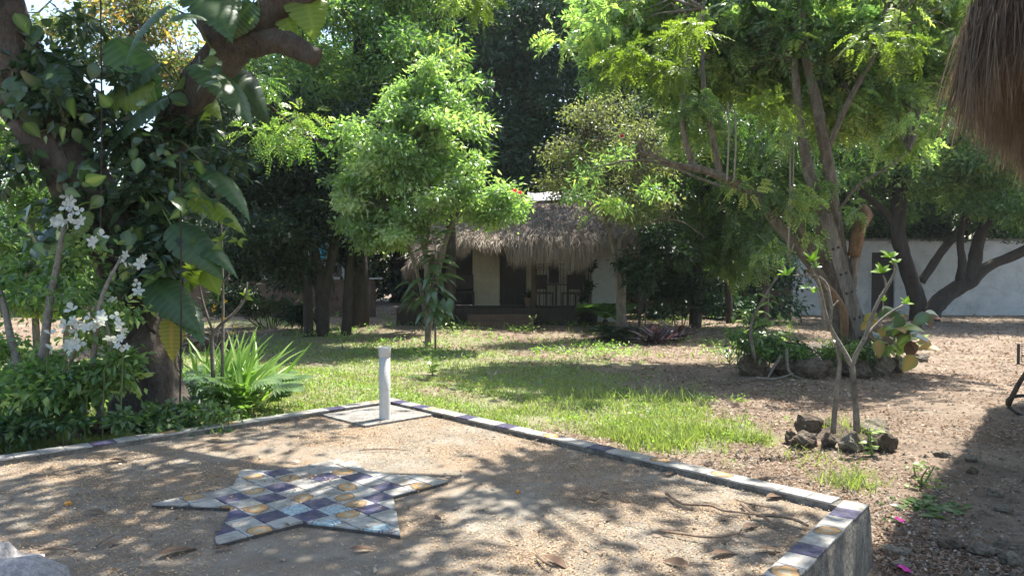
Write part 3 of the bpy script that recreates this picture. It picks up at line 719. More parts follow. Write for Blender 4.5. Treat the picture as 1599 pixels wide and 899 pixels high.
def bed_at(a, bb):
    a = np.clip(a, 0, .999) * 20; bb = np.clip(bb, 0, .999) * 8; i0 = a.astype(int); j0 = bb.astype(int); fa = (a - i0)[:, None]; fb = (bb - j0)[:, None]
    return (BV[j0, i0] * (1 - fa) + BV[j0, i0 + 1] * fa) * (1 - fb) + (BV[j0 + 1, i0] * (1 - fa) + BV[j0 + 1, i0 + 1] * fa) * fb
n = 26000; a = RNG.random(n); bb = RNG.random(n); P = bed_at(a, bb) + [0, -.02, .03]
strands('thatch', P, np.array([0, -.85, -.36]) + RNG.normal(size=(n, 3)) * .22, .35 + .35 * RNG.random(n), .010, M['straw'], roof, .25, 3, kind='stuff')
n = 15000; a = RNG.random(n); P = bed_at(a, RNG.random(n) * .09) + RNG.normal(size=(n, 3)) * [0, .06, .05]
xx = P[:, 0]; lump = .55 + .30 * np.sin(xx * 3.1 + 1) + .22 * np.sin(xx * 7.3) + .95 * ss(-.3, .4, xx) * ss(2.6, 2.0, xx)
strands('eave_fringe', P, np.array([0, -.75, -.3]) + RNG.normal(size=(n, 3)) * .2, (.35 + .5 * RNG.random(n)) * np.clip(lump, .4, 1.3), .009, M['straw'], roof, 1.1, 4, kind='stuff')
def bunches(P, D, L, per, sd):
    k = RNG.integers(0, max(1, len(P) // per), len(P)); Pc = P[k]; n_ = len(P)
    return Pc + RNG.normal(size=(n_, 3)) * sd, D[k] + RNG.normal(size=(n_, 3)) * .07, L[k] * (.75 + .35 * RNG.random(n_))
for cx0, cx1 in ((-1.35, -.35), (.55, 2.65)):       # sun glare on the ridge, built as added pale sheets
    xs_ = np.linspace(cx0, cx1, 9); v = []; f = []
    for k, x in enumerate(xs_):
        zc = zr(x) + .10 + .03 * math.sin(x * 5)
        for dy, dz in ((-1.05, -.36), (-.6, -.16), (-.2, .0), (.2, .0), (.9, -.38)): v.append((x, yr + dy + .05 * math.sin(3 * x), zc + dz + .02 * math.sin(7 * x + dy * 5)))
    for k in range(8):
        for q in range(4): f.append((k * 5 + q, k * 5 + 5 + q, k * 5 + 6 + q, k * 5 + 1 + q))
    MB().add(v, f).build('ridge_glare', M['coping'], house, True)
# things on the porch
def chair(name, label, cat, x, y, z, rz, mat, w=.5):
    t = thing(name, label, cat, (x, y, z)); c, s_ = math.cos(rz), math.sin(rz)
    def B(a): return [(x + p[0] * c - p[1] * s_, y + p[0] * s_ + p[1] * c, z + p[2]) for p in a]
    def bx(nm, x0, x1, y0, y1, z0, z1):
        m_ = MB().box(x0, x1, y0, y1, z0, z1); m_.v = B(m_.v); m_.build(nm, M[mat], t)
    h = w / 2
    for sx in (-h, h - .04):
        for sy in (-h, h - .04): bx('leg', sx, sx + .04, sy, sy + .04, 0, .42)
    bx('seat', -h, h, -h, h, .422, .47); bx('backrest', -h, h, h - .05, h - .005, .56, 1.02)
    for sx in (-h, h - .04): bx('back_post', sx, sx + .04, h - .0445, h - .004, .472, .56)
    return t
chair('porch_chair', 'dark high-backed armchair against the cream wall, left of the doorway', 'chair', hx(722, 24.1), 24.1, PF, .1, 'dark_wood', .75)
chair('porch_chair', 'dark metal chair behind the railing, nearer the narrow grille', 'chair', hx(893, 23.6), 23.6, PF, -.5, 'metal')
chair('porch_chair', 'dark metal chair behind the railing, nearer the porch post', 'chair', hx(848, 23.6), 23.65, PF, .4, 'metal')
tb = thing('porch_table', 'small round dark table between two chairs behind the porch railing', 'table', (hx(868, 23.5), 23.5, PF))
lathe(MB(), (hx(868, 23.5), 23.5, PF), [(.001, .70), (.38, .70), (.38, .735), (.001, .735)]).build('tabletop', M['metal'], tb)
lathe(MB(), (hx(868, 23.5), 23.5, PF), [(.2, 0), (.03, .05), (.025, .70)], 12).build('pedestal', M['metal'], tb)
def pot(label, px, py, d, r, h, mat, plant=True, z=None):
    p = W(px, py, d)
    if z is not None: p[2] = z
    t = thing('flower_pot', label, 'plant pot', p)
    lathe(MB(), p, [(.001, 0), (r * .7, 0), (r, h * .9), (r * 1.08, h * .9), (r * 1.08, h), (r * .9, h), (r * .88, h * .85), (.001, h * .85)], 14).build('pot', M[mat], t)
    for k in range(14): put('leaf', lf(lance, 'lf_dark'), t, p + [0, 0, h * .85], (random.gauss(0, .5), random.gauss(0, .5), 1), (random.gauss(0, 1), random.gauss(0, 1), .3), .3 + .2 * random.random())
pot('terracotta pot with a dark plant at the right of the porch steps', 826, 480, 23.4, .16, .3, 'brown_wall', z=PF)
pot('grey pot with a dark plant beside the left porch post', 650, 484, 23.3, .17, .28, 'rock', z=PF)
vp = thing('porch_vine', 'dark creeper climbing the right porch grille', 'vine', (hx(917, 23), 23.0, hg))
MB().tube([(hx(914, 23), 23.02, hg), (hx(920, 23), 23.03, .8), (hx(917, 23), 23.02, 1.9)], [.03, .02, .01], 6, .2, sub=3).build('stem', M['bark_dark'], vp, True)
crown('foliage', [(hx(917, 23), 23.05, .6, .16, .12, .75), (hx(918, 23), 23.05, 1.6, .12, .1, .5)], 60, 12, .1, .1, .07, M['lf_dark'], vp, shell=.1)

# ================================================================== WALLS AND BUILDINGS BEHIND
RW = 30.5; rg = float(gz(18, RW)) - .1
bw = thing('boundary_wall', 'tall bluish white garden wall at the right with a dark doorway', 'wall', (18, RW, rg))
zt = W(1400, 376, RW)[2]
MB().box(hx(1238, RW), hx(1361, RW), RW, RW + .22, rg, zt).box(hx(1397, RW), hx(1980, RW), RW, RW + .22, rg, zt).box(hx(1361, RW), hx(1397, RW), RW, RW + .22, hz(394, RW), zt).build('wall', M['white_wall'], bw)
mb = MB(); xk = hx(1236, RW)
while xk < hx(1980, RW):
    L_ = 1.1 + .5 * random.random(); mb.box(xk, xk + L_ - .01, RW - .04, RW + .26, zt + .002, zt + .07 + .03 * random.random()); xk += L_
mb.build('coping', M['cement'], bw)
MB().box(hx(1361, RW) + .002, hx(1397, RW) - .002, RW + .10, RW + .16, rg, hz(394, RW) - .002).build('door', M['dark_wood'], bw)
crown('moss', [(hx(x, RW), RW - .02, zt + .03, .8, .12, .07) for x in range(1250, 1660, 45)], 150, 10, .12, .08, .05, M['lf_dark'], bw, shell=.2)
LWD = 26.5; lg = float(gz(-8, LWD)) - .1; lt = W(500, 436, LWD)[2]
lw = thing('garden_wall', 'low dark brown garden wall with pale coping left of the house', 'wall', (-8, LWD, lg))
MB().box(-19, hx(585, LWD), LWD, LWD + .2, lg, lt).build('wall', M['brown_wall'], lw)
mb = MB(); xk = -19
while xk < hx(585, LWD) - .5: mb.box(xk, xk + .78, LWD - .03, LWD + .23, lt + .002, lt + .05 + .01 * random.random()); xk += .8
mb.build('coping', M['coping'], lw)
rwl = thing('garden_wall', 'low brown garden wall in deep shade between the house and the white wall', 'wall', (hx(1130, 28.5), 28.5, lg))
MB().box(hx(970, 28.5), hx(1236, 28.5), 28.5, 28.7, lg - .1, hz(418, 28.5)).build('wall', M['brown_wall'], rwl)
MB().box(hx(970, 28.5), hx(1236, 28.5), 28.47, 28.73, hz(418, 28.5) + .002, hz(415, 28.5)).build('coping', M['cement'], rwl)
nb = thing('neighbour_house', 'pale neighbouring house with a turquoise painted panel, behind the trees', 'house', (-9, 33, -.4))
nbw = MB().box(hx(404, 33), hx(550, 33), 33, 33.25, -.5, 4.2).box(hx(404, 33), hx(550, 33), 33.3, 38, 4.2, 4.4).build('wall', M['cream_wall'], nb)
MB().box(hx(488, 32.9), hx(508, 32.9), 32.93, 32.99, hz(405, 32.9), hz(340, 32.9)).build('mural_panel', M['mural'], nb)
for a, bb in ((425, 438), (520, 533)):
    MB().box(hx(a, 32.9), hx(bb, 32.9), 32.95, 32.99, hz(432, 32.9), hz(412, 32.9)).build('shutter', M['brown_wall'], nb)
cb = thing('cream_building', 'cream building glimpsed above the white wall through the leaves', 'house', (hx(1430, 40), 40, -.4))
MB().box(hx(1405, 40), hx(1462, 40), 40, 44, -.5, hz(318, 40)).build('wall', M['cream_wall'], cb)
MB().box(hx(1398, 40), hx(1469, 40), 39.7, 44.2, hz(318, 40) + .002, hz(311, 40)).build('roof', M['coping'], cb)
MB().box(hx(1418, 40), hx(1434, 40), 39.95, 39.99, hz(352, 40), hz(332, 40)).build('window', M['dark_wood'], cb)

# ================================================================== LEFT TREE WITH CLIMBERS
T1 = [[(240, gpx(240, 8.6), 8.6, .46), (234, 600, 8.6, .36), (225, 540, 8.6, .33), (208, 470, 8.6, .30), (190, 410, 8.6, .30), (160, 340, 8.5, .31), (112, 262, 8.4, .30), (62, 190, 8.3, .29), (25, 100, 8.2, .25), (0, 0, 8.0, .21), (-60, -160, 7.9, .15), (-160, -340, 8.2, .08)],
      [(182, 400, 8.6, .2), (222, 300, 8.7, .20), (262, 225, 8.8, .2), (300, 150, 8.8, .20), (345, 90, 8.8, .22), (395, 42, 8.8, .22), (440, 5, 8.7, .15), (520, -35, 8.6, .12), (660, -110, 8.3, .10), (860, -220, 8.0, .07), (1100, -290, 8.0, .04)],
      [(372, 66, 8.8, .16), (405, 68, 8.7, .14), (440, 66, 8.6, .13), (468, 76, 8.55, .12), (494, 92, 8.5, .10)],
      [(330, 60, 9.2, .10), (318, 20, 9.2, .09), (312, -60, 9.2, .07), (330, -160, 9.0, .05)]]
SH = []   # high spread of the same crown, above the picture, that dapples the terrace
for x, y, z, a, bb, c in ((-3.4, 8.2, 6.6, 2.0, 1.8, .8), (-.6, 8.0, 6.2, 1.9, 1.7, .7), (3.3, 8.3, 6.3, 1.2, 1.0, .5), (3.9, 6.2, 6.2, 1.5, 1.2, .6), (.3, 5.6, 5.6, 1.8, 1.2, .6), (2.4, 4.4, 5.6, 1.5, 1.3, .6), (-2.7, 5.8, 5.7, 1.6, 1.3, .6), (-5.2, 6.4, 6.2, 1.5, 1.6, .8), (-3.0, 10.4, 7.2, 1.6, 1.2, .6), (-5.5, 9.5, 7.2, 1.6, 1.6, .8)):
    SH.append((x + .5, y + .5, z + 1.3, a, bb, c))
lt_ = tree('bark_tree', 'thick leaning reddish-barked tree forking over the left of the terrace, wrapped in climbers', 'tree', T1, SH, 'lf_mid', 430, 34, .62, .24, .12, 'bark_red', ntw=110, r0=.035, shell=.15, flat=.5)

def onlimb(pth, t_, ang, out=1.0):
    i = min(int(t_), len(pth) - 2); f_ = t_ - i; a = W(*pth[i][:3]); bb = W(*pth[i + 1][:3]); r = pth[i][3] * (1 - f_) + pth[i + 1][3] * f_
    p = a + (bb - a) * f_; d = nrm(bb - a); s_ = nrm(np.cross(d, [0, 1, 0])); fr = nrm(np.cross(s_, d)); fr = fr if fr[1] < 0 else -fr
    return p + (s_ * math.sin(ang) + fr * math.cos(ang)) * r * out, s_ * math.sin(ang) + fr * math.cos(ang), d
random.seed(21)
vine = thing('climbing_vine', 'dark round-leaved vine smothering the fork of the left tree', 'vine', W(190, 640, 8.3))
for k in range(5):
    pts = []
    for j in range(9):
        p, o_, d_ = onlimb(T1[0 if k < 3 else 1], (2.2 if k < 3 else .2) + j * (.62 if k < 3 else .42), -.9 + .45 * k + .5 * math.sin(j * 1.3 + k), 1.05); pts.append(p)
    MB().tube(pts, np.linspace(.02, .008, 9), 5, .1, False, 2).build('stem', M['bark_dark'], vine, True)
blobs = [(40, 60, 35, 50), (80, 180, 40, 40), (20, 170, 25, 50), (110, 260, 30, 50), (30, 120, 25, 60), (250, 260, 25, 50), (330, 110, 30, 30), (160, 340, 40, 40), (60, 230, 40, 60), (230, 200, 60, 50), (300, 340, 50, 50), (90, 330, 60, 40), (230, 410, 50, 30), (150, 215, 60, 60), (215, 300, 80, 65), (120, 300, 45, 45), (250, 350, 60, 55), (60, 130, 50, 60), (200, 160, 60, 50), (180, 380, 60, 45), (300, 300, 40, 40), (110, 400, 60, 40), (140, 180, 70, 60), (270, 250, 40, 45), (200, 250, 70, 60)]
for k in range(285):
    bx_, by_, rx_, ry_ = blobs[k % len(blobs)]
    px = random.gauss(bx_, rx_ * .55); py = random.gauss(by_, ry_ * .55); p = W(px, py, 8.05 + random.gauss(0, .28))
    put('leaf', lf(oval_wide, random.choice(('lf_vine', 'lf_vine', 'lf_vine', 'lf_mid', 'lf_mid', 'lf_fresh'))), vine, p, (random.gauss(0, .8), random.gauss(-.2, .4), random.gauss(-.45, .5)), (random.gauss(0, .5), random.gauss(-.5, .5), random.gauss(.7, .5)), .09 + .17 * random.random() ** 1.4)
crown('foliage', [E(190, 270, 8.5, .85, .35, .75), E(150, 170, 8.4, .6, .3, .5), E(240, 330, 8.5, .7, .3, .5), E(90, 90, 8.5, .5, .3, .5), E(60, 230, 8.2, .4, .3, .5), E(40, 60, 8.0, .35, .3, .5), E(90, 200, 8.1, .35, .3, .35), E(290, 200, 8.6, .25, .2, .3), E(290, 290, 8.4, .5, .3, .5), E(120, 350, 8.2, .5, .3, .4), E(240, 400, 8.3, .5, .3, .3)], 360, 14, .2, .13, .085, M['lf_vine'], vine, shell=.1)[0]['kind'] = 'stuff'

ph_ = thing('climbing_philodendron', 'philodendron with huge pleated leaves clinging to the right limb of the left tree', 'climbing plant', W(262, 640, 8.3))
PH = [ # root px,py,depth, tip px,py,depth, width factor, material, facing (nx,ny,nz)
 (262, 10, 8.2, 168, 78, 7.9, .9, 'lf_phil', (-.3, -.3, .9)), (338, 30, 8.3, 268, 10, 7.7, .8, 'lf_phil', (0, -.6, .8)), (310, -30, 8.3, 352, 30, 7.8, .9, 'lf_phil', (.2, -.7, .7)),
 (312, 100, 8.2, 404, 166, 7.9, .75, 'lf_phil', (.1, -.2, 1)), (470, -20, 8.7, 492, 48, 8.5, 1.0, 'lf_lime', (.3, -.8, .3)), (420, -10, 8.8, 452, 42, 8.6, .9, 'lf_lime', (.2, -.9, .3)),
 (300, 140, 8.9, 345, 175, 8.8, .9, 'lf_lime', (.2, -.6, .8)), (300, 130, 9.0, 320, 190, 8.9, .8, 'lf_lime', (.2, -.8, .4)), (350, 110, 9.2, 420, 185, 9.2, .8, 'lf_dark', (0, -.7, .6)),
 (180, 60, 8.6, 245, 150, 8.5, .8, 'lf_phil', (.2, -.7, .5)), (250, 100, 8.5, 130, 165, 8.3, .7, 'lf_phil', (-.4, -.6, .8)), (240, 140, 8.3, 110, 170, 8.2, .55, 'lf_lime', (-.2, -.9, .3)),
 (262, 150, 8.2, 130, 225, 8.0, .7, 'lf_vine', (-.2, -.5, .8)), (320, 258, 8.2, 398, 318, 7.9, .55, 'lf_phil', (.3, -.3, .9)), (300, 308, 8.3, 378, 345, 8.1, .6, 'lf_lime', (.2, -.5, .8)),
 (280, 360, 8.2, 372, 404, 7.9, .55, 'lf_phil', (.2, -.3, .95)), (268, 352, 8.0, 338, 425, 7.8, .68, 'lf_phil', (.1, -.7, .6)), (300, 380, 8.4, 268, 470, 8.3, .95, 'lf_lime', (0, -.95, .2)),
 (262, 400, 8.5, 312, 445, 8.4, .9, 'lf_lime', (.1, -.9, .3)), (322, 420, 8.4, 336, 458, 8.3, 1.0, 'lf_lime', (.1, -.9, .3)), (236, 440, 8.0, 296, 506, 7.7, .72, 'lf_phil', (.1, -.7, .6)),
 (268, 458, 8.2, 312, 520, 7.8, .6, 'lf_phil', (.2, -.6, .8)), (270, 490, 8.3, 262, 560, 8.1, .7, 'lf_yellow', (.1, -.8, .5)), (90, 360, 8.0, 10, 430, 7.9, .8, 'lf_vine', (-.2, -.8, .5)),
 (100, 365, 7.9, 72, 420, 7.7, .9, 'lf_lime', (-.2, -.8, .5)), (140, 330, 8.0, 98, 385, 7.8, .55, 'lf_lime', (0, -.8, .6)), (395, 5, 8.5, 345, 60, 8.4, .9, 'lf_mid', (0, -.9, .3)), (60, 40, 8.0, 30, 75, 7.9, .9, 'lf_phil', (0, -.7, .7)),
 (75, 100, 8.0, 90, 160, 7.8, .8, 'lf_phil', (0, -.7, .7)), (20, 120, 7.9, 30, 190, 7.8, .8, 'lf_phil', (0, -.8, .7))]
for r in PH:
    a = W(*r[:3]); bb = W(*r[3:6]); L_ = np.linalg.norm(bb - a); nn = np.array(r[8], float)
    put('leaf', lf(phil, r[7]), ph_, a, bb - a + [0, 0, L_ * .18], nn, L_ * 1.06, L_ * r[6] * 1.05)
    an = min((onlimb(T1[q], t_ * .5, 0, .9)[0] for q in (0, 1) for t_ in range(2, 16)), key=lambda z_: np.linalg.norm(z_ - a))
    MB().tube([an, (an + a) / 2 + [0, 0, .12], a], [.014, .012, .009], 5, 0, False, 3).build('leaf_stalk', M['green_stem'], ph_, True)
# hanging aerial roots
for px, y0, y1, d, lb in ((281, 240, 690, 7.7, 'thin dark aerial root hanging straight down beside the left tree trunk'), (157, 0, 420, 7.9, 'thin dark aerial root hanging through the vine left of the fork')):
    tag(MB().tube([W(px, y0, d), W(px + 2, (y0 + y1) / 2, d), W(px - 1, y1, d)], [.008, .010, .009], 5, 0, True, 4).build('aerial_root', M['bark_dark']), lb, 'root')

# white-flowering shrub in front of it
bs = GP(105, 660)
bg_ = thing('bougainvillea', 'white-flowering bougainvillea shrub with pale bent stems left of the leaning tree', 'shrub', bs)
for pth in ([(55, 668, 7.6, .05), (40, 600, 7.6, .045), (20, 540, 7.7, .04), (5, 470, 7.8, .03), (-20, 400, 7.9, .02)], [(70, 668, 7.5, .06), (62, 610, 7.5, .05), (70, 540, 7.5, .045), (78, 470, 7.5, .04), (90, 410, 7.5, .03), (100, 350, 7.5, .018)],
            [(120, 668, 7.4, .04), (140, 600, 7.3, .03), (150, 520, 7.2, .025), (160, 460, 7.2, .02), (190, 400, 7.3, .012)], [(150, 668, 7.4, .03), (168, 590, 7.3, .025), (172, 540, 7.2, .02), (165, 500, 7.2, .012)],
            [(90, 668, 7.4, .03), (95, 600, 7.3, .02), (120, 540, 7.1, .015), (110, 500, 7.1, .01)]):
    MB().tube([W(*p[:3]) for p in pth], [p[3] for p in pth], 7, .12, True, 3).build('stem', M['stem'], bg_, True)
crown('foliage', [E(60, 480, 7.8, .45, .35, .55), E(110, 430, 7.6, .4, .35, .4), E(30, 560, 7.8, .35, .3, .35), E(150, 480, 7.4, .3, .25, .35), E(20, 400, 8.2, .4, .3, .4)], 190, 14, .15, .085, .05, M['lf_fresh'], bg_, shell=.05)
fl = {'a': copyme(flower_mesh('fl', 5, .34, .25), M['petal'], 'flower'), 'b': copyme(flower_mesh('fl2', 3, .5, .7), M['petal'], 'flower')}
random.seed(5)
for (px, py, sx_, sy_, d, k) in ((105, 318, 12, 9, 7.6, 5), (88, 345, 16, 8, 7.5, 8), (125, 340, 12, 8, 7.4, 6), (150, 375, 10, 8, 7.4, 4), (120, 510, 24, 14, 7.0, 14), (112, 540, 18, 8, 6.95, 10), (165, 500, 16, 16, 7.0, 8), (185, 535, 12, 12, 7.0, 8), (215, 410, 22, 8, 7.5, 8), (215, 440, 8, 8, 7.6, 2), (175, 465, 8, 8, 7.5, 3), (105, 460, 10, 6, 7.5, 3)):
    for _ in range(k):
        put('flower', fl[random.choice('ab')], bg_, W(random.gauss(px, sx_ * .7), random.gauss(py, sy_ * .7), d + random.gauss(0, .05)), (random.gauss(0, .6), random.gauss(-.3, .5), random.gauss(.4, .6)), (random.gauss(0, .4), -1, random.gauss(.2, .4)), .034 + .030 * random.random())

# low bed shrub and edging
sb = thing('bed_shrub', 'glossy small-leaved green shrub below the white flowers', 'shrub', GP(120, 680))
for px in (70, 100, 130, 160, 185): MB().tube([W(px, gpx(px, 7.2), 7.2), W(px + random.gauss(0, 5), 600, 7.15), W(px + random.gauss(0, 14), 550, 7.1)], [.011, .008, .004], 5, 0, False, 3).build('stem', M['green_stem'], sb, True)
crown('foliage', [E(80, 598, 7.3, .35, .3, .24), E(150, 588, 7.3, .38, .3, .26), E(185, 575, 7.3, .15, .2, .26), E(40, 608, 7.3, .3, .3, .22)], 230, 16, .14, .09, .045, M['lf_fresh'], sb, shell=.05)
g2 = thing('groundcover_plant', 'dark leafy ground plant at the foot of the leaning tree', 'plant', GP(230, 690))
crown('foliage', [E(90, 668, 7.0, .55, .25, .10), E(180, 660, 7.1, .35, .2, .07), E(10, 672, 7.0, .4, .3, .12), E(230, 655, 7.4, .5, .3, .14), E(300, 650, 7.4, .4, .3, .16), E(10, 690, 6.9, .5, .4, .15), E(-60, 640, 7.4, .6, .5, .3)], 250, 14, .12, .08, .05, M['lf_mid'], g2, shell=.05)
ROCKS_L = [(62, 690, 50, 36, 'dark mossy edging stone at the far left, half hidden under the shrub'), (135, 683, 60, 36, 'dark edging stone just left of the middle of the left bed border'), (190, 676, 56, 44, 'largest dark edging stone below the leaning trunk'), (240, 668, 46, 36, 'rounded dark edging stone right of the largest one under the trunk'), (292, 660, 48, 30, 'low flat edging stone beneath the split leaves of the left bed'), (20, 692, 34, 56, 'upright dark stone like a short post at the far left border')]
for k, (px, py, w_px, h_px, lb) in enumerate(ROCKS_L): rock(px, py, w_px, h_px, lb, 'rock', 'stones edging the left bed', k + 40)

# iris clump with arching blades and yellow flowers
ir = thing('iris_clump', 'bright clump of upright sword leaves with small yellow flowers beside the leaning tree', 'plant', GP(345, 640))
random.seed(9)
for k in range(130):
    b0 = GP(random.gauss(352, 28), random.gauss(636, 5)) + [0, 0, 0]; L_ = .55 + .55 * random.random()
    put('leaf', lf(strap, 'lf_iris'), ir, b0, (random.gauss(0, .42), random.gauss(-.05, .3), 1), (random.gauss(0, 1), -1, .6), L_, L_ * .75)
fy = copyme(flower_mesh('fy', 3, .4, .1), M['petal_y'], 'flower')
for px, py in ((333, 484), (350, 497), (369, 509), (362, 519), (335, 478), (352, 470)): put('flower', fy, ir, W(px, py, 8.2), (0, -.3, 1), (0, -1, .2), .022)
sel = thing('split_leaf_plant', 'low spreading plant with deeply split pale green leaves, right of the iris clump', 'plant', GP(375, 655))
random.seed(14)
for k in range(80):
    a = random.uniform(-2.2, 2.2); b0 = GP(378 + 34 * math.sin(a) + random.gauss(0, 14), 640 + random.gauss(0, 8)) + [0, 0, .08 + .3 * random.random()]
    L_ = .18 + .17 * random.random(); d_ = (math.sin(a) * 1.0, -.5 * math.cos(a), .35); put('leaf', lf(lobed, 'lf_fern' if k % 3 else 'lf_fresh'), sel, b0 + np.array(d_) * .16, d_, (0, -.35, 1), L_)
    if k % 3 == 0: MB().tube([GP(372, 645), b0 + np.array(d_) * .16], [.008, .006], 4, 0, False).build('leaf_stalk', M['green_stem'], sel)
sel2 = thing('split_leaf_plant', 'darker split-leaf plant between the tree foot and the iris clump', 'plant', GP(285, 660))
for k in range(26):
    a = random.uniform(-2.4, 2.4); b0 = GP(285 + random.gauss(0, 18), 655 + random.gauss(0, 5)) + [0, 0, .1 + .35 * random.random()]
    put('leaf', lf(lobed, 'lf_fern' if k % 2 else 'lf_mid'), sel2, b0, (math.sin(a), -.5 * math.cos(a), .3), (0, -.4, 1), .22 + .16 * random.random())
# bare young plumeria right of the tree
yp = thing('young_plumeria', 'thin forked bare shrub with few yellow-green leaves behind the iris clump', 'shrub', GP(330, 600))
for pth in ([(333, 590, 9.0, .03), (331, 545, 9.0, .026), (334, 518, 9.0, .022), (365, 490, 9.0, .02), (383, 465, 9.0, .016), (386, 440, 9.0, .012)], [(333, 520, 9.0, .018), (318, 475, 9.0, .015), (308, 430, 9.0, .012)], [(347, 590, 9.1, .022), (348, 480, 9.1, .018), (347, 400, 9.1, .014), (345, 336, 9.1, .009)], [(349, 440, 9.1, .012), (358, 428, 9.1, .01), (352, 400, 9.1, .008)]):
    MB().tube([W(*p[:3]) for p in pth], [p[3] for p in pth], 6, .08, True, 3).build('stem', M['stem'], yp, True)
for px, py, n_ in ((383, 462, 6), (348, 375, 6), (372, 376, 6), (306, 430, 3)):
    for _ in range(n_): put('leaf', lf(oval, 'lf_lime'), yp, W(px, py, 9.0), (random.gauss(0, .8), random.gauss(-.2, .5), random.gauss(.4, .5)), (random.gauss(0, .5), -.7, .7), .10 + .05 * random.random())
# heap of dry palm sheaths
dh = thing('dry_leaf_heap', 'heap of pinkish dry fronds and sticks behind the iris clump', 'garden waste', GP(312, 560))
n = 420; P = np.array(GP(312, 545)) + RNG.normal(size=(n, 3)) * [.38, .3, .12] + [0, 0, .2]
strands('fronds', P, rand_unit(n) * [1, 1, .4], .35 + .3 * RNG.random(n), .018, M['litter'], dh, .4, 3, kind='stuff')

# ================================================================== TREES BEHIND
random.seed(31)
tree('shade_tree', 'dark evergreen with three black leaning trunks in front of the low brown wall', 'tree',
     [[base_pt(504, 20.5, .19), (500, 440, 20.5, .15), (488, 380, 20.5, .14), (474, 300, 20.5, .12), (455, 200, 20.5, .10)], [(502, 480, 20.5, .14), (514, 420, 20.5, .12), (528, 350, 20.5, .11), (537, 280, 20.5, .10)], [base_pt(482, 20.3, .13), (478, 420, 20.3, .10), (468, 350, 20.3, .09), (446, 280, 20.3, .08)], [base_pt(540, 20.8, .14), (545, 420, 20.8, .11), (556, 330, 20.8, .1)]],
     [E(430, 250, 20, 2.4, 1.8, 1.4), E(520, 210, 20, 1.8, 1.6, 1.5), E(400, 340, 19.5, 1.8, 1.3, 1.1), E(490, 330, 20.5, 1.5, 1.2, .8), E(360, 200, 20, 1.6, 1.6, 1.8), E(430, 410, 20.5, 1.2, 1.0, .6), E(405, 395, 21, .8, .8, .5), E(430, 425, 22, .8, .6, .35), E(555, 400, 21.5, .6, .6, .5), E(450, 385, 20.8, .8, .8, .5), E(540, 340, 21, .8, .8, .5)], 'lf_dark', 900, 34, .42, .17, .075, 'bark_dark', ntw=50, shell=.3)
tree('broad_tree', 'bright green broadleaf tree with clumped foliage above the broken branch stub', 'tree',
     [[base_pt(560, 22.5, .3), (560, 400, 22.5, .26), (555, 250, 22.5, .22), (560, 100, 22.5, .16), (570, -80, 22.5, .1)], [(558, 200, 22.5, .15), (480, 120, 22, .1), (430, 80, 22, .06)], [(558, 220, 22.5, .15), (630, 120, 22, .1), (680, 60, 22, .06)]],
     [E(440, 130, 21, 1.6, 1.5, 1.1), E(520, 70, 21.5, 2.0, 1.7, 1.5), E(610, 60, 21.5, 1.7, 1.5, 1.6), E(660, 20, 22, 1.1, 1.4, 1.6), E(560, -60, 22, 2.6, 2.2, 1.6), E(570, 140, 22.5, 1.5, 1.4, 1.0), E(455, 200, 21.2, 1.0, 1.2, .6), E(640, 140, 22.5, 1.0, 1.2, .8)], 'lf_fresh', 760, 34, .40, .17, .075, 'bark_dark', ntw=60, shell=.35)
tree('round_tree', 'rounded pale green small-leaved tree with thin forked stems, left in front of the house', 'tree',
     [[base_pt(668, 18.4, 0.084), (668, 440, 18.4, 0.072), (664, 395, 18.4, 0.060), (650, 330, 18.4, 0.048)], [base_pt(672, 18.5, .05), (655, 440, 18.5, .045), (632, 370, 18.5, .04), (600, 320, 18.4, 0.036)], [base_pt(664, 18.3, .06), (690, 400, 18.4, 0.060), (715, 330, 18.4, 0.048), (740, 300, 18.4, 0.036)], [(664, 400, 18.4, 0.048), (672, 300, 18.4, 0.048), (650, 200, 18.4, 0.036)]],
     [E(600, 375, 18, .75, .8, .4), E(560, 300, 18.3, .5, .7, .55), E(690, 130, 18.4, .7, .8, .5), E(620, 230, 18.4, 1.32, 1.20, 1.02), E(690, 200, 18.4, 1.08, 1.08, 1.08), E(570, 270, 18.4, 0.90, 0.96, 0.84), E(640, 310, 18.3, 1.56, 1.20, 0.90), E(730, 290, 18.3, 1.14, 0.96, 0.66), E(560, 330, 18.3, 0.66, 0.84, 0.60), E(770, 320, 18.1, 0.66, 0.72, 0.48), E(655, 165, 18.4, 0.84, 0.96, 0.72), E(600, 360, 18.3, 0.72, 0.72, 0.42), E(790, 350, 18.0, 0.30, 0.48, 0.54)], 'lf_round', 1250, 27, .24, .14, .07, 'bark_pale', ntw=110, r0=.035, shell=.5, lump=.26)
tree('leafy_tree', 'darker large-leaved green tree rising behind the rounded pale tree', 'tree',
     [[base_pt(700, 22.4, .16), (705, 380, 22.4, .14), (700, 250, 22.4, .12), (700, 130, 22.4, .08)]],
     [E(700, 120, 22.3, .9, .9, .6), E(720, 240, 22, .6, .8, .5), E(690, 170, 22.3, 1.0, .9, .7), E(590, 130, 22.2, .8, .8, .7), E(735, 215, 22, .5, .6, .7)], 'lf_mid', 300, 22, .3, .24, .085, 'bark_dark', ntw=40, shell=.3)
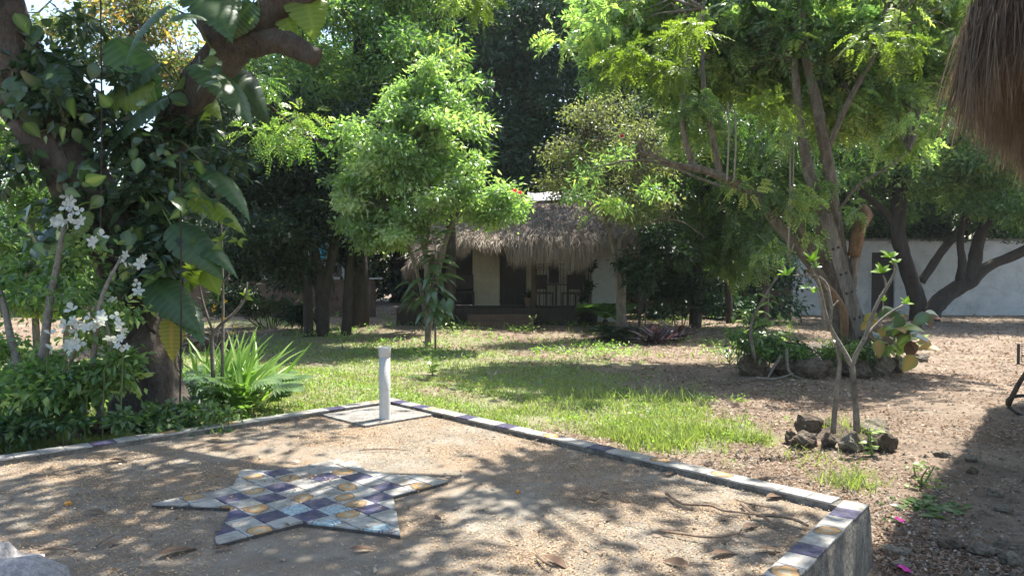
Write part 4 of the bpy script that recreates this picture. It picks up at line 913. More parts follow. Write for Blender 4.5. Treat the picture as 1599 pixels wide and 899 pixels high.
tree('tall_dark_tree', 'tall black-green tree mass towering behind the thatched roof', 'tree',
     [[base_pt(820, 35, .5), (815, 380, 35, .42), (820, 200, 35, .36), (830, 0, 35, .28), (830, -250, 35, .15)], [(818, 150, 35, .2), (740, 60, 35, .15), (690, 0, 35, .08)], [(822, 170, 35, .2), (900, 60, 35, .15), (960, 0, 35, .08)]],
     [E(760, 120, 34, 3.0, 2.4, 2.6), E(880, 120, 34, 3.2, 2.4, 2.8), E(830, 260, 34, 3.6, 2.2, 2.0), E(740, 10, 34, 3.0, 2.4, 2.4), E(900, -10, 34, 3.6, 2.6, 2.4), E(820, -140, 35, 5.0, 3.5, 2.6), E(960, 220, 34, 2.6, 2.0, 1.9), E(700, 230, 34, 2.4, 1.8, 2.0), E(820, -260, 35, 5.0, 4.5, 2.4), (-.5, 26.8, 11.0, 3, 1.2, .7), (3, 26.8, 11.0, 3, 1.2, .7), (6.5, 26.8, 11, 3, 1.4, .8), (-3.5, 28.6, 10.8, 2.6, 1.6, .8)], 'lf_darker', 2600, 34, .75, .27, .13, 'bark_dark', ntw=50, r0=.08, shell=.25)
tree('sparse_shrub_tree', 'wispy olive twiggy tree overhanging the right end of the thatch', 'tree',
     [[base_pt(968, 20.5, .08), (965, 450, 20.5, .07), (960, 400, 20.5, .06), (945, 340, 20.5, .05), (930, 280, 20.5, .04), (910, 220, 20.5, .03)], [base_pt(975, 20.5, .08), (970, 440, 20.5, .07), (968, 380, 20.5, .06), (985, 350, 20.5, .05), (1000, 260, 20.5, .035)], [(972, 400, 20.5, .04), (1010, 350, 20.5, .03), (1060, 345, 20.5, .02), (1100, 370, 20.5, .012)]],
     [E(905, 260, 20.3, 1.0, .9, .9), E(960, 200, 20.5, 1.2, 1.0, 1.0), E(1010, 240, 20.5, 1.0, .9, 1.1), E(870, 300, 20, .5, .7, .4), E(985, 320, 20.2, 1.0, .8, .6), E(930, 170, 20.5, .7, .8, .6)], 'lf_olive', 900, 12, .3, .10, .045, 'bark_pale', ntw=420, r0=.02, shell=.2)
sp = thing('hibiscus_sprays', 'yellow-green leaf sprays with two red flowers hanging over the thatch end', 'branch', W(1010, 250, 17.5))
MB().tube([W(1300, 330, 14.5), W(1150, 300, 15.5), W(1010, 250, 16.5), W(900, 270, 17)], [.04, .035, .03, .01], 6, .1, True, 3).build('branch', M['bark_pale'], sp, True)
crown('foliage', [E(920, 265, 17, .5, .5, .22), E(965, 240, 17, .6, .5, .35), E(1000, 280, 16.8, .5, .5, .35), E(905, 300, 16.8, .25, .3, .12), E(960, 320, 16.6, .2, .3, .2), E(1010, 120, 16.8, .8, .6, .35)], 120, 14, .22, .17, .05, M['lf_pinnate'], sp, shell=.1, lump=.8)
fr_ = copyme(flower_mesh('fr', 5, .4, .3), M['petal_r'], 'flower')
for px, py in ((971, 212), (804, 297), (812, 300)): put('flower', fr_, sp, W(px, py, 16.6), (0, -.4, .6), (0, -1, .2), .05)

# background row closing the view
rows_ = [(-330, 34, 3.6, 9.0, 'lf_mid', 'tree crown far outside the left of the garden wall'),
 (60, 30, 2.6, 4.2, 'lf_mid', 'low far tree at the left edge under the bright sky gap'), (170, 36, 3.2, 5.0, 'lf_olive', 'pale far tree behind the fork of the leaning tree'), (370, 35, 3.6, 11.5, 'lf_dark', 'tall far tree behind the big philodendron leaf'),
 (470, 37, 4, 14.0, 'lf_mid', 'tall far tree behind the broken branch stub'), (620, 38, 4.2, 15.0, 'lf_dark', 'tall far tree behind the bright broadleaf crown'), (1000, 37, 4.5, 15.5, 'lf_dark', 'tall far tree between the dark mass and the right limbs'),
 (1150, 36, 4.2, 15.0, 'lf_darker', 'tall far tree behind the long low limb'), (1310, 38, 4.4, 15.5, 'lf_mid', 'tall far tree behind the upright twin trunks'), (1470, 37, 4.3, 15.0, 'lf_dark', 'tall far tree behind the thatched eave at right'), (1650, 38, 4.5, 15.0, 'lf_mid', 'far tree at the right beyond the picture edge'), (790, 42, 5.5, 17.0, 'lf_darker', 'farthest tall tree seen behind the black-green mass')]
for px, d, r, h, mt, lb in rows_:
    x = (px - 799.5) / F * d; y = d; es = []
    k = max(3, int(h / 2.2))
    for i in range(k):
        z = .8 + (h - 1.6) * (i + .5) / k; q = r * (1 - .45 * abs(i / k - .35)); es.append((x + random.gauss(0, .5), y + random.gauss(0, .4), z, q, q * .7, h / k * .75))
    t = thing('far_tree', lb, 'tree', (x, y, -.45), 'far trees closing the view')
    MB().tube([(x, y, -.5), (x + .2, y, h * .4), (x, y, h * .8)], [.35, .25, .1], 8, .1, True, 3).build('trunk', M['bark_dark'], t, True)
    crown('crown', es, 1000, 28, .8, .34, .17, M[mt], t, shell=.3)
tree('yellowing_tree', 'thin far tree with yellow and rusty leaves seen through the fork at upper left', 'tree',
     [[base_pt(210, 19, .12), (205, 300, 19, .1), (200, 150, 19, .08), (230, 20, 19, .05), (240, -80, 19, .03)], [(203, 180, 19, .05), (110, 120, 19, .04), (20, 125, 19, .03)], [(203, 200, 19, .05), (120, 130, 19, .04), (60, 20, 19, .02)], [(204, 170, 19, .05), (280, 90, 19, .03)]],
     [E(230, 60, 19, 1.5, 1.0, 1.2), E(270, 110, 19, .8, .8, .8), E(180, 20, 19, 1.3, 1.0, .7), E(80, 40, 19, .9, .8, .4), E(160, 100, 19, .7, .7, .4)], 'lf_rusty', 620, 13, .32, .14, .07, 'bark_pale', ntw=160, r0=.025, shell=.1)
tree('light_bush', 'sunlit yellow-green bush behind the white flowers at the left edge', 'shrub',
     [[base_pt(60, 13, .06), (55, 480, 13, .05), (50, 350, 13, .04), (40, 250, 13, .02)], [base_pt(100, 13, .05), (110, 400, 13, .04), (120, 300, 13, .02)]],
     [E(40, 260, 13, .9, .8, .7), E(60, 360, 13, 1.0, .8, .7), E(10, 440, 13, .9, .8, .6), E(120, 320, 13, .6, .6, .5), E(10, 200, 13.2, .6, .6, .5), E(90, 450, 13, .8, .7, .4)], 'lf_fresh', 620, 22, .22, .12, .05, 'bark_pale', ntw=90, r0=.02, shell=.2)

# fern-leaved branch hanging mid left
fb = thing('feathery_branch', 'feathery pinnate branch hanging below the broken branch stub', 'branch', W(440, 150, 10.5))
MB().tube([W(330, 110, 9.6), W(400, 150, 10.2), W(470, 205, 10.5), W(505, 225, 10.5)], [.03, .022, .015, .008], 6, .1, True, 3).build('branch', M['bark'], fb, True)
crown('foliage', [E(450, 190, 10.5, .45, .3, .14), E(430, 215, 10.5, .35, .3, .22), E(480, 215, 10.5, .3, .25, .14), E(410, 130, 10.2, .5, .3, .16)], 46, 4, .2, .26, .06, M['lf_fresh'], fb, 'pinnate', shell=.1)
fb2 = thing('feathery_branch', 'small feathery leaf tips dangling at the top of the picture over the dark mass', 'branch', W(740, -10, 9.5))
MB().tube([W(640, -60, 8.4), W(720, -20, 9.2), W(790, -2, 9.5)], [.02, .014, .006], 5, 0, True, 3).build('branch', M['bark'], fb2, True)
crown('foliage', [E(735, 5, 9.4, .22, .2, .07), E(780, -2, 9.5, .2, .2, .06), E(690, -20, 9.0, .3, .2, .08)], 14, 4, .12, .2, .055, M['lf_lime'], fb2, 'pinnate', shell=.1)

# ================================================================== BIG RIGHT TREE IN THE STONE RING
GT = [[base_pt(1326, 14.6, 0.252), (1322, 540, 14.6, 0.193), (1322, 480, 14.6, 0.168), (1316, 420, 14.5, 0.139), (1306, 360, 14.5, 0.126), (1298, 300, 14.4, 0.109), (1290, 235, 14.3, 0.101), (1276, 170, 14.2, 0.101), (1260, 90, 14.2, 0.084), (1250, 0, 14.2, 0.067), (1245, -120, 14, 0.050)],
      [(1318, 500, 14.6, 0.143), (1300, 440, 14.5, 0.118), (1284, 390, 14.4, 0.109), (1280, 330, 14.3, 0.101), (1262, 260, 14.3, 0.101), (1248, 190, 14.3, 0.076), (1240, 90, 14.2, 0.059)],
      [(1316, 520, 14.6, 0.168), (1290, 450, 14.4, 0.109), (1262, 405, 14.3, 0.101), (1230, 370, 14.2, 0.101), (1200, 330, 14.1, 0.092), (1170, 300, 14, 0.092), (1140, 283, 13.9, 0.084), (1100, 266, 13.8, 0.067), (1050, 256, 13.7, 0.050), (1000, 236, 13.6, 0.025)],
      [(1275, 420, 14.4, 0.092), (1245, 350, 14.2, 0.084), (1205, 318, 14.1, 0.076), (1165, 296, 14.0, 0.076)],
      [(1084, 262, 13.8, 0.059), (1074, 235, 13.8, 0.055), (1066, 190, 13.8, 0.050), (1068, 120, 13.7, 0.042), (1080, 30, 13.6, 0.025)],
      [(1124, 278, 13.9, 0.059), (1114, 220, 13.9, 0.050), (1102, 160, 13.8, 0.046), (1096, 80, 13.8, 0.034), (1100, 0, 13.8, 0.025)],
      [(1326, 470, 14.5, 0.109), (1334, 410, 14.4, 0.092), (1338, 385, 14.4, 0.084), (1345, 355, 14.35, 0.084)],
      [(1308, 330, 14.4, 0.029), (1340, 290, 14.3, 0.024), (1385, 262, 14.2, 0.017), (1420, 235, 14.2, 0.008)],
      [(1290, 235, 14.3, 0.059), (1330, 150, 14.0, 0.050), (1380, 60, 13.8, 0.034)]]
gt = tree('limb_tree', 'many-limbed tree rising from the stone ring, its long low limb reaching left', 'tree', GT,
     [E(1150, 190, 15.5, 1.1, .8, .3), E(1330, 185, 15.5, 1.2, .9, .35), E(1440, 190, 15.5, .7, .8, .4), E(1230, 130, 15.5, 1.4, 1, .6), E(1090, 132, 16.2, 1.03, 0.73, 0.29), E(1400, 152, 16.0, 1.03, 0.84, 0.34), E(1050, 48, 15.8, 1.61, 1.37, 0.92), E(1190, 28, 15.4, 2.07, 1.68, 1.15), E(1330, 48, 15.4, 1.84, 1.68, 1.03), E(1160, 92, 15.8, 1.49, 1.26, 0.69), E(1300, 82, 15.4, 1.72, 1.26, 0.57), E(1410, 62, 15.8, 1.03, 1.16, 0.69), E(1240, -72, 16.0, 3.45, 1.68, 0.80), E(1010, -2, 16.2, 1.15, 1.26, 0.69), E(1370, 162, 15.6, 0.80, 0.84, 0.23), E(1450, 18, 16.0, 1.15, 1.26, 0.92), E(1230, 112, 15.2, 1.15, 1.05, 0.34)],
     'lf_pinnate', 1150, 8, .36, .38, .145, 'bark_pale', 'pinnate', ntw=160, r0=.03, shell=.2, up=.9, droop=.2, lump=.42)
crown('foliage', [E(1110, 165, 13.6, .5, .5, .16), E(1180, 215, 13.6, .5, .4, .12), E(1400, 225, 13.2, .6, .4, .2), E(1440, 190, 13.2, .4, .4, .2), E(1210, 310, 13.9, .25, .3, .12), E(1250, 320, 13.9, .35, .3, .25), E(1200, 400, 14, .12, .2, .2), E(1290, 300, 14.1, .4, .3, .15), E(1330, 335, 14.2, .2, .2, .3), E(1160, 290, 13.8, .4, .2, .06), E(1270, 350, 14.1, .3, .2, .25)], 90, 5, .2, .20, .085, M['lf_pinnate'], gt, 'pinnate', shell=.1)
crown('leaf_spray', [E(1000, 90, 13.2, .7, .6, .18), E(1060, 110, 13, .5, .5, .14), E(1100, 50, 12.6, .5, .5, .1), E(1390, 65, 12.6, .8, .5, .1), E(1200, 160, 12.8, .4, .4, .1)], 60, 6, .22, .28, .09, M['lf_lime'], gt, 'pinnate', shell=.1)
MB().tube([W(1333, 400, 14.35), W(1340, 365, 14.3), W(1350, 335, 14.3), W(1346, 318, 14.3)], [.10, .13, .12, .03], 9, .35, True, 3).build('broken_branch', M['rot'], gt, True)
MB().tube([W(1262, 420, 14.1), W(1298, 455, 14.1), W(1318, 490, 14.2), W(1316, 540, 14.2)], [.05, .07, .08, .06], 8, .35, True, 3).build('torn_bark', M['rot'], gt, True)
# grey board with paired holes leaning in the fork
bd = thing('leaning_board', 'weathered grey board with paired dark holes leaning on the many-limbed tree', 'board', W(1362, 585, 14.1))
b0, b1 = W(1366, 590, 14.2), W(1288, 335, 14.15); dv = b1 - b0; sd_ = nrm(np.array([dv[2], 0, -dv[0]])); nn = nrm(np.cross(dv, sd_)); nn = nn if nn[1] < 0 else -nn
bw_ = .13; v = []
for p in (b0, b1):
    for s_ in (-1, 1):
        for q in (-1, 1): v.append(p + sd_ * bw_ * s_ + nn * .02 * q)
MB().add(v, [(0, 1, 3, 2), (4, 6, 7, 5), (0, 4, 5, 1), (2, 3, 7, 6), (0, 2, 6, 4), (1, 5, 7, 3)]).build('board', M['wood_grey'], bd)
for k in range(6):
    c = b0 + dv * (.10 + .135 * k + .02 * (k % 2))
    for s_ in (-.4, .4):
        q = c + sd_ * bw_ * s_ + nn * .0205; MB().tube([q, q + nn * .003], [.03, .03], 8).build('hole', M['rubber'], bd)
    MB().tube([c + sd_ * (bw_ - .01) + nn * .0, c + sd_ * (bw_ + .02)], [.018, .018], 6).build('peg', M['metal'], bd)
for (a, y0, y1, d, lb) in ((1137, 160, 282, 13.5, 'leftmost pale rope hanging taut onto the long low limb'), (1148, 175, 282, 13.5, 'thin pale rope hanging just right of the leftmost rope'), (1233, 170, 400, 13.9, 'longest pale rope hanging in front of the twin trunks')):
    tag(MB().tube([W(a, y0, d), W(a + 1, (y0 + y1) / 2, d), W(a - 2, y1, d)], [.016, .017, .016], 6, .05, True, 3).build('rope', M['rope']), lb, 'rope', 'ropes hanging from the many-limbed tree')
lp = [W(1240, 170, 13.85), W(1238, 300, 13.85), W(1230, 385, 13.8), W(1234, 396, 13.8), W(1240, 380, 13.8)]
tag(MB().tube(lp, .012, 6, .05, True, 3).build('rope', M['rope']), 'looped rope end beside the longest rope', 'rope', 'ropes hanging from the many-limbed tree')

# trees in front of the white wall
tree('wall_tree', 'dark tree with a straight trunk and wide low fork before the white wall', 'tree',
     [[base_pt(1438, 27.5, .36), (1432, 470, 27.5, .28), (1418, 420, 27.5, .26), (1402, 370, 27.5, .25), (1404, 310, 27.5, .25), (1410, 250, 27.5, .22), (1412, 200, 27.5, .22), (1420, 120, 27.5, .15)], [base_pt(1448, 27.2, .32), (1460, 480, 27.2, .29), (1490, 452, 27.2, .27), (1515, 438, 27.1, .26), (1545, 415, 27, .17), (1600, 390, 26.8, .17), (1680, 340, 26.6, .12)], [(1512, 440, 27.1, .27), (1522, 410, 27.1, .22), (1530, 370, 27.1, .2), (1560, 300, 27.1, .14)], [(1500, 440, 27.1, .16), (1502, 410, 27.1, .14), (1500, 375, 27.1, .11), (1508, 320, 27.1, .08)], [(1438, 440, 27.5, .15), (1465, 400, 27.4, .14), (1490, 370, 27.3, .13), (1530, 320, 27.2, .1)], [(1402, 360, 27.5, .16), (1380, 330, 27.5, .14), (1345, 300, 27.5, .1)]],
     [E(1450, 250, 26.5, 2.0, 1.6, .9), E(1530, 300, 26.5, 1.9, 1.5, 1.0), E(1570, 220, 26, 2.0, 1.6, 1.2), E(1400, 210, 27, 1.8, 1.5, 1.1), E(1480, 130, 27, 2.5, 2, 1.6), E(1620, 330, 26, 1.4, 1.4, .8), E(1340, 260, 27.5, 1.3, 1.2, .8), (15, 28, 9.5, 3, 2.5, 1.2), (19, 28.5, 9.5, 3, 2.5, 1.2), (22.5, 28, 8.5, 2.5, 2.5, 1.2), (13, 30, 8.5, 2.5, 2, 1.2), (17.5, 25.5, 8.8, 2.5, 1.6, .9), (18, 32.5, 8.6, 3, 1.6, 1.5), (22, 32.5, 8.6, 3, 1.6, 1.5), (26, 32, 8.6, 3, 2, 1.5), (25, 29, 8.2, 2.5, 2.2, 1.2), (16, 26.5, 8, 3, 2, .8), (20, 26, 8, 3, 2, .8), (13, 27.5, 8, 2, 2, .8)], 'lf_fresh', 2700, 30, .5, .20, .085, 'bark_dark', ntw=80, r0=.06, shell=.3)
tree('hanging_tree', 'dark drooping evergreen between the house end and the stone ring', 'tree',
     [[base_pt(1085, 22.5, .18), (1088, 440, 22.5, .15), (1092, 380, 22.5, .13), (1100, 300, 22.5, .11), (1110, 180, 22.5, .08)], [base_pt(1190, 23.5, .18), (1192, 430, 23.5, .16), (1185, 330, 23.5, .12), (1180, 200, 23.5, .08)], [base_pt(1140, 24, .12), (1135, 430, 24, .1), (1130, 330, 24, .09)]],
     [E(1090, 330, 22, 1.7, 1.3, 1.0), E(1160, 300, 22, 1.6, 1.3, 1.1), E(1070, 240, 22.5, 1.5, 1.3, 1.2), E(1180, 220, 22, 1.7, 1.4, 1.2), E(1235, 270, 22.5, 1.2, 1.2, 1.0), E(1130, 390, 22.3, 1.1, .9, .5), E(1195, 370, 22.5, .8, .9, .6), E(1280, 200, 23, 1.6, 1.4, 1.3), E(1050, 400, 22, .6, .7, .4)], 'lf_mid', 620, 6, .5, .42, .13, 'bark_dark', 'pinnate', ntw=60, r0=.04, shell=.25, up=.4, droop=.6)
tree('climber_thicket', 'dense speckled green thicket topping the white wall', 'shrub',
     [[(1270, 300, 33, .1), (1275, 250, 33, .08), (1280, 200, 33, .06)]],
     [E(1300, 340, 32.5, 1.6, 1, .7), E(1370, 335, 32.5, 1.3, 1, .6), E(1480, 340, 33, 1.3, 1, .7), E(1560, 335, 33, 1.6, 1, .8), E(1400, 280, 33.5, 2.6, 1, 1.2), E(1260, 300, 32.8, 1.2, 1, 1.2)], 'lf_mid', 480, 26, .4, .17, .09, 'bark_dark', ntw=30, shell=.3)
sx = thing('hedge_bank', 'black-green hedge closing the gap between the house and the white wall', 'hedge', (hx(1110, 27), 27, -.45))
MB().tube([(hx(1110, 27), 27, -.5), (hx(1110, 27), 27, 1.4)], [.1, .05], 6).build('trunk', M['bark_dark'], sx)
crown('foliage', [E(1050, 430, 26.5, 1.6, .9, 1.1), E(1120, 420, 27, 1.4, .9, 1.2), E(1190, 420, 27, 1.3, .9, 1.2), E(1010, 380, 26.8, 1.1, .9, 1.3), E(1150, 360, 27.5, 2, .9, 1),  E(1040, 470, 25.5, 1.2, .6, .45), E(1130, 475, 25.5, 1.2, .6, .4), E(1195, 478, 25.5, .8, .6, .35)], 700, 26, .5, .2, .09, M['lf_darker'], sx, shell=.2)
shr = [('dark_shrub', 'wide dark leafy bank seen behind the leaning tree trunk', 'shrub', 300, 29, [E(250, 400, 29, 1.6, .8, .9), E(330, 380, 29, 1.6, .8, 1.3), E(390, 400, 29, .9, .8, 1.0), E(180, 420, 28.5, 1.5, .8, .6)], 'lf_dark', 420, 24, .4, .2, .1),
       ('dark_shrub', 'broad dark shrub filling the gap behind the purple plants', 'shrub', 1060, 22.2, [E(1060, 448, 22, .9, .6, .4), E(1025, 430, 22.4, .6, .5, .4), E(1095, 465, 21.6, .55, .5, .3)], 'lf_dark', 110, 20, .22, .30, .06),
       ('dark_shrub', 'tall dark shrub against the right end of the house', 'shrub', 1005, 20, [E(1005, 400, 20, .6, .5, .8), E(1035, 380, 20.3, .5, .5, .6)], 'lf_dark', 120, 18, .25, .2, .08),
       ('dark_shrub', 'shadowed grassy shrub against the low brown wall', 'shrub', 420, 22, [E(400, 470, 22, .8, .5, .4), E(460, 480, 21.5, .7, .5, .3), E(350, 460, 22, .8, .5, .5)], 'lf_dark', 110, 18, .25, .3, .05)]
for nm, lb, ct, px, d, es, mt, nc, per, cr, L_, w_ in shr:
    t = thing(nm, lb, ct, (hx(px, d), d, float(gz(hx(px, d), d))))
    for q in range(5): MB().tube([(hx(px, d) + random.gauss(0, .1), d, -.45), (es[0][0] + random.gauss(0, .3), d, es[0][2])], [.02, .01], 5).build('stem', M['bark_dark'], t)
    crown('foliage', es, nc, per, cr, L_, w_, M[mt], t, shell=.15)

# ================================================================== MIDDLE-GROUND PLANTS
rt = GP(680, 548); rd = rt[1]
rub = thing('rubber_plant', 'young rubber tree with long drooping glossy leaves before the porch', 'plant', rt)
MB().tube([rt, W(679, 490, rd), W(676, 440, rd), W(680, 390, rd), W(672, 355, rd)], [.028, .024, .02, .015, .006], 7, .08, True, 3).build('stem', M['bark_pale'], rub, True)
MB().tube([W(679, 480, rd), W(660, 468, rd), W(640, 450, rd)], [.015, .012, .008], 6, .05, True, 3).build('stem', M['bark_pale'], rub, True)
random.seed(77)
for k in range(92):
    t_ = random.random(); py = 362 + 135 * t_; px = 679 + random.gauss(0, 4 + 10 * t_); a = random.uniform(0, 6.28); dr = -.25 - .9 * random.random() * t_ + .6 * (1 - t_)
    put('leaf', lf(lance if k % 3 else oval, 'lf_rubber'), rub, W(px, py, rd + .12 * math.sin(a)), (math.cos(a), .6 * math.sin(a), dr), (0, -.3, 1), .44 + .2 * random.random())
for k in range(11):
    a = random.uniform(2.2, 4.2); put('leaf', lf(lance, 'lf_rubber'), rub, W(652 + random.gauss(0, 8), 458 + random.gauss(0, 6), rd), (math.cos(a), .5 * math.sin(a), -.2 + random.gauss(0, .3)), (0, -.3, 1), .45 + .12 * random.random())
def leafy(name, label, px, py, n_, L_, proto, mat, spread=.3, upz=.8, stems=2, hgt=.3, cat='plant', group=None, mats=None, sxk=1.0):
    b_ = GP(px, py); t = thing(name, label, cat, b_, group)
    for q in range(stems):
        tp = b_ + [random.gauss(0, spread * .5), random.gauss(0, spread * .3), hgt]; MB().tube([b_, (b_ + tp) / 2 + [random.gauss(0, .02), 0, 0], tp], [.012, .009, .005], 5, 0, False, 2).build('stem', M['green_stem'], t, True)
    for k in range(n_):
        a = random.uniform(0, 6.283); h = hgt * random.random() ** .8 * (1 if stems else 0)
        p = b_ + [random.gauss(0, spread * .35), random.gauss(0, spread * .35), h]; mm = random.choice(mats) if mats else mat
        s_ = L_ * (.7 + .6 * random.random())
        put('leaf', lf(proto, mm), t, p, (math.cos(a), math.sin(a), upz * random.uniform(.4, 1.3)), (random.gauss(0, .4), -.2, 1), s_, s_ * sxk)
    return t
random.seed(80)
leafy('seedling', 'small bright broad-leaved sapling standing in the lawn right of the pipe', 676, 586, 16, .17, oval_wide, 'lf_fresh', .10, .3, 2, .38, 'sapling')
leafy('lawn_weed', 'dark rosette weed just left of the bright sapling in the lawn', 640, 590, 22, .17, oval, 'lf_mid', .28, .3, 0, .05, 'weed')
leafy('sprig', 'pale leggy sprig at the foot of the porch post', 832, 520, 18, .10, oval, 'lf_fresh', .25, .4, 3, .5, 'weed')
leafy('sprig', 'bushy green sprig below the rubber tree', 700, 520, 30, .12, oval, 'lf_fresh', .5, .5, 3, .3, 'weed')
leafy('sprig', 'low leafy sprig between the sapling and the purple plants', 895, 580, 10, .10, oval_wide, 'lf_lime', .1, .5, 1, .2, 'weed')
for px, py, nn_, lb in ((1022, 536, 50, 'larger purple bromeliad clump in the middle, its stiff leaves striped silver'), (1052, 532, 34, 'smaller purple bromeliad touching the larger clump on its right'), (997, 530, 18, 'outermost small purple bromeliad on the left of the clumps')):
    b_ = GP(px, py); t = thing('purple_bromeliad', lb, 'plant', b_, 'purple bromeliads by the dark shrub')
    for k in range(nn_):
        a = random.uniform(0, 6.283); u_ = random.uniform(.25, 1.5); L_ = .55 + .28 * random.random()
        put('leaf', lf(strap_stiff, 'lf_purple'), t, b_ + [random.gauss(0, .1), random.gauss(0, .08), 0], (math.cos(a), math.sin(a) * .8, u_), (math.cos(a) * -.3, -.5, 1), L_, L_ * .9)
def fronds_plant(name, label, px, py, nf, L_, mat, upz=(.3, 1.0), cat='plant', h=.1, group=None, wd=1.0):
    b_ = GP(px, py); t = thing(name, label, cat, b_, group)
    MB().tube([b_ - [0, 0, .05], b_ + [0, 0, h]], [.09, .07], 8, .2).build('trunk', M['bark_dark'], t)
    for k in range(nf):
        a = 2 * math.pi * (k + .4 * random.random()) / nf * 1.0; u_ = random.uniform(*upz); s_ = L_ * (.8 + .4 * random.random())
        put('frond', lf(frond, mat, 'frond'), t, b_ + [0, 0, h], (math.cos(a), math.sin(a), u_), (0, 0, 1), s_, s_ * wd)
    return t
fronds_plant('cycad', 'cycad with arching yellow-green fronds in front of the white house bay', 945, 512, 17, 1.15, 'lf_fern', (.5, 1.1), h=.25)
fronds_plant('cycad', 'dark cycad in the shade left of the purple bromeliads', 955, 530, 15, .8, 'lf_dark', (.2, .8), h=.12)
fronds_plant('fern', 'feathery light green fern inside the stone ring near its left end', 1235, 578, 26, .55, 'lf_fern', (.3, 1.3), h=.1, cat='fern')
fronds_plant('fern', 'smaller dark fern at the foot of the many-limbed tree', 1300, 570, 18, .4, 'lf_fern', (.4, 1.4), h=.12, cat='fern')

# ================================================================== BACK STONE RING
RK = [(1180, 588, 60, 44, 'blocky dark stone at the left end of the ring', 'rock'), (1232, 588, 54, 38, 'second dark stone from the left end of the ring, rounded', 'rock'), (1283, 592, 66, 44, 'widest dark stone in front of the many-limbed tree', 'rock'), (1345, 592, 56, 38, 'dark stone just behind the plumeria stems', 'rock'), (1385, 586, 48, 38, 'pale-topped stone near the right end of the ring front', 'rock_pale'), (1405, 583, 26, 32, 'narrow pale stone at the right corner of the ring front', 'rock_pale'),
      (1390, 548, 46, 40, 'upper mottled stone stacked behind the ring front', 'rock_pale'), (1372, 538, 30, 44, 'upright brownish stone among the broad ring leaves', 'rock'), (1440, 566, 42, 16, 'flat pale stone lying just right of the ring', 'rock_pale'), (1420, 548, 36, 14, 'flat grey stone behind the flat pale one at right of the ring', 'rock_pale'), (1318, 560, 30, 26, 'reddish stone hidden behind the plumeria fork', 'rock')]
for k, (px, py, w_px, h_px, lb, mt) in enumerate(RK): rock(px, py, w_px, h_px, lb, mt, 'stones of the ring round the many-limbed tree', k + 3)
bed = thing('planting_soil', 'dark soil mound inside the large stone ring', 'soil', GP(1300, 575)); pS = GP(1300, 568)
mb = MB(); mb.add([(pS[0], pS[1] + .9, pS[2] + .34)] + [(pS[0] + 1.95 * math.cos(t), pS[1] + .9 + 1.1 * math.sin(t), pS[2] - .05) for t in np.linspace(0, 2 * math.pi, 24, endpoint=False)], [(0, k + 1, (k + 1) % 24 + 1) for k in range(24)]); mb.build('mound', M['bark'], bed, True)
random.seed(90)
for px, py, n_, L_, pr, mt, sp_, hg_, lb in ((1140, 568, 34, .30, strap_stiff, 'lf_mid', .25, .25, 'spiky green plant left of the stone ring'), (1165, 545, 30, .20, oval, 'lf_fresh', .5, .9, 'leggy bush with pale hand-like leaves at the left of the ring'), (1210, 555, 30, .20, oval, 'lf_mid', .6, .5, 'leafy plant behind the second ring stone'), (1255, 560, 26, .34, strap, 'lf_fresh', .3, .1, 'arching grass-like plant over the ring front'),
                                      (1335, 565, 40, .20, strap_stiff, 'lf_fern', .6, .25, 'spiky mixed greenery behind the plumeria fork'), (1285, 548, 24, .16, oval, 'lf_rubber', .5, .3, 'glossy small-leaved plant at the tree foot in the ring'), (1365, 565, 24, .17, oval_wide, 'lf_fresh', .3, .35, 'bright young sprig over the right ring stones'), (1440, 545, 16, .16, oval_wide, 'lf_fresh', .12, .3, 'bright small plant at the right end of the ring')):
    leafy('ring_plant', lb, px, py, n_, L_, pr, mt, sp_, .8, 4, hg_)
rgf = thing('ring_shrubbery', 'mixed small-leaved greenery filling the stone ring round the tree foot', 'plants', GP(1270, 560))
for px in (1150, 1200, 1250, 1300, 1350): MB().tube([W(px, 575, 13.9), W(px + 4, 545, 13.9), W(px + random.gauss(0, 8), 515, 13.9)], [.014, .01, .005], 5, 0, False, 2).build('stem', M['green_stem'], rgf, True)
crown('foliage', [E(1155, 545, 13.6, .3, .3, .3), E(1205, 540, 14, .45, .4, .25), E(1250, 545, 14, .4, .3, .2), E(1345, 545, 13.9, .4, .4, .22), E(1290, 555, 14, .4, .3, .16), E(1180, 500, 14, .25, .3, .25)], 170, 13, .13, .11, .045, M['lf_mid'], rgf, shell=.05)[0]['label'] = 'darker mixed leaves'
crown('foliage', [E(1165, 530, 13.5, .3, .3, .3), E(1230, 550, 13.6, .4, .3, .15), E(1365, 550, 13.6, .3, .3, .2), E(1320, 550, 13.7, .3, .3, .15)], 80, 11, .13, .12, .045, M['lf_fresh'], rgf, shell=.05)
bl = thing('broad_leaf_plant', 'broad-leaved plant with bleached and yellowed leaves at the right of the ring', 'plant', GP(1400, 560))
for k in range(46):
    px, py = random.gauss(1400, 24), random.gauss(512, 18); d_ = 13.6 + random.gauss(0, .2); b_ = W(px, py, d_)
    put('leaf', lf(oval_wide, random.choice(('lf_rubber', 'lf_rubber', 'lf_fresh', 'lf_yellow', 'litter'))), bl, b_, (random.gauss(0, .8), random.gauss(-.3, .3), random.gauss(-.2, .4)), (random.gauss(0, .4), -.5, .9), .25 + .14 * random.random())
    if k % 4 == 0: MB().tube([GP(1400, 558), b_], [.01, .007], 4, 0, False).build('leaf_stalk', M['green_stem'], bl)
rtl = [[(1220, 555, 13.4), (1205, 578, 13.3), (1198, 592, 13.2)], [(1228, 545, 13.3), (1232, 580, 13.2), (1255, 592, 13.1)], [(1180, 590, 13.0), (1210, 592, 13.0), (1240, 582, 13.0)]]
lb_ = ['pale bent root crossing the left ring stones', 'pale forked root draped between two ring stones', 'thin root lying along the foot of the left ring stones']
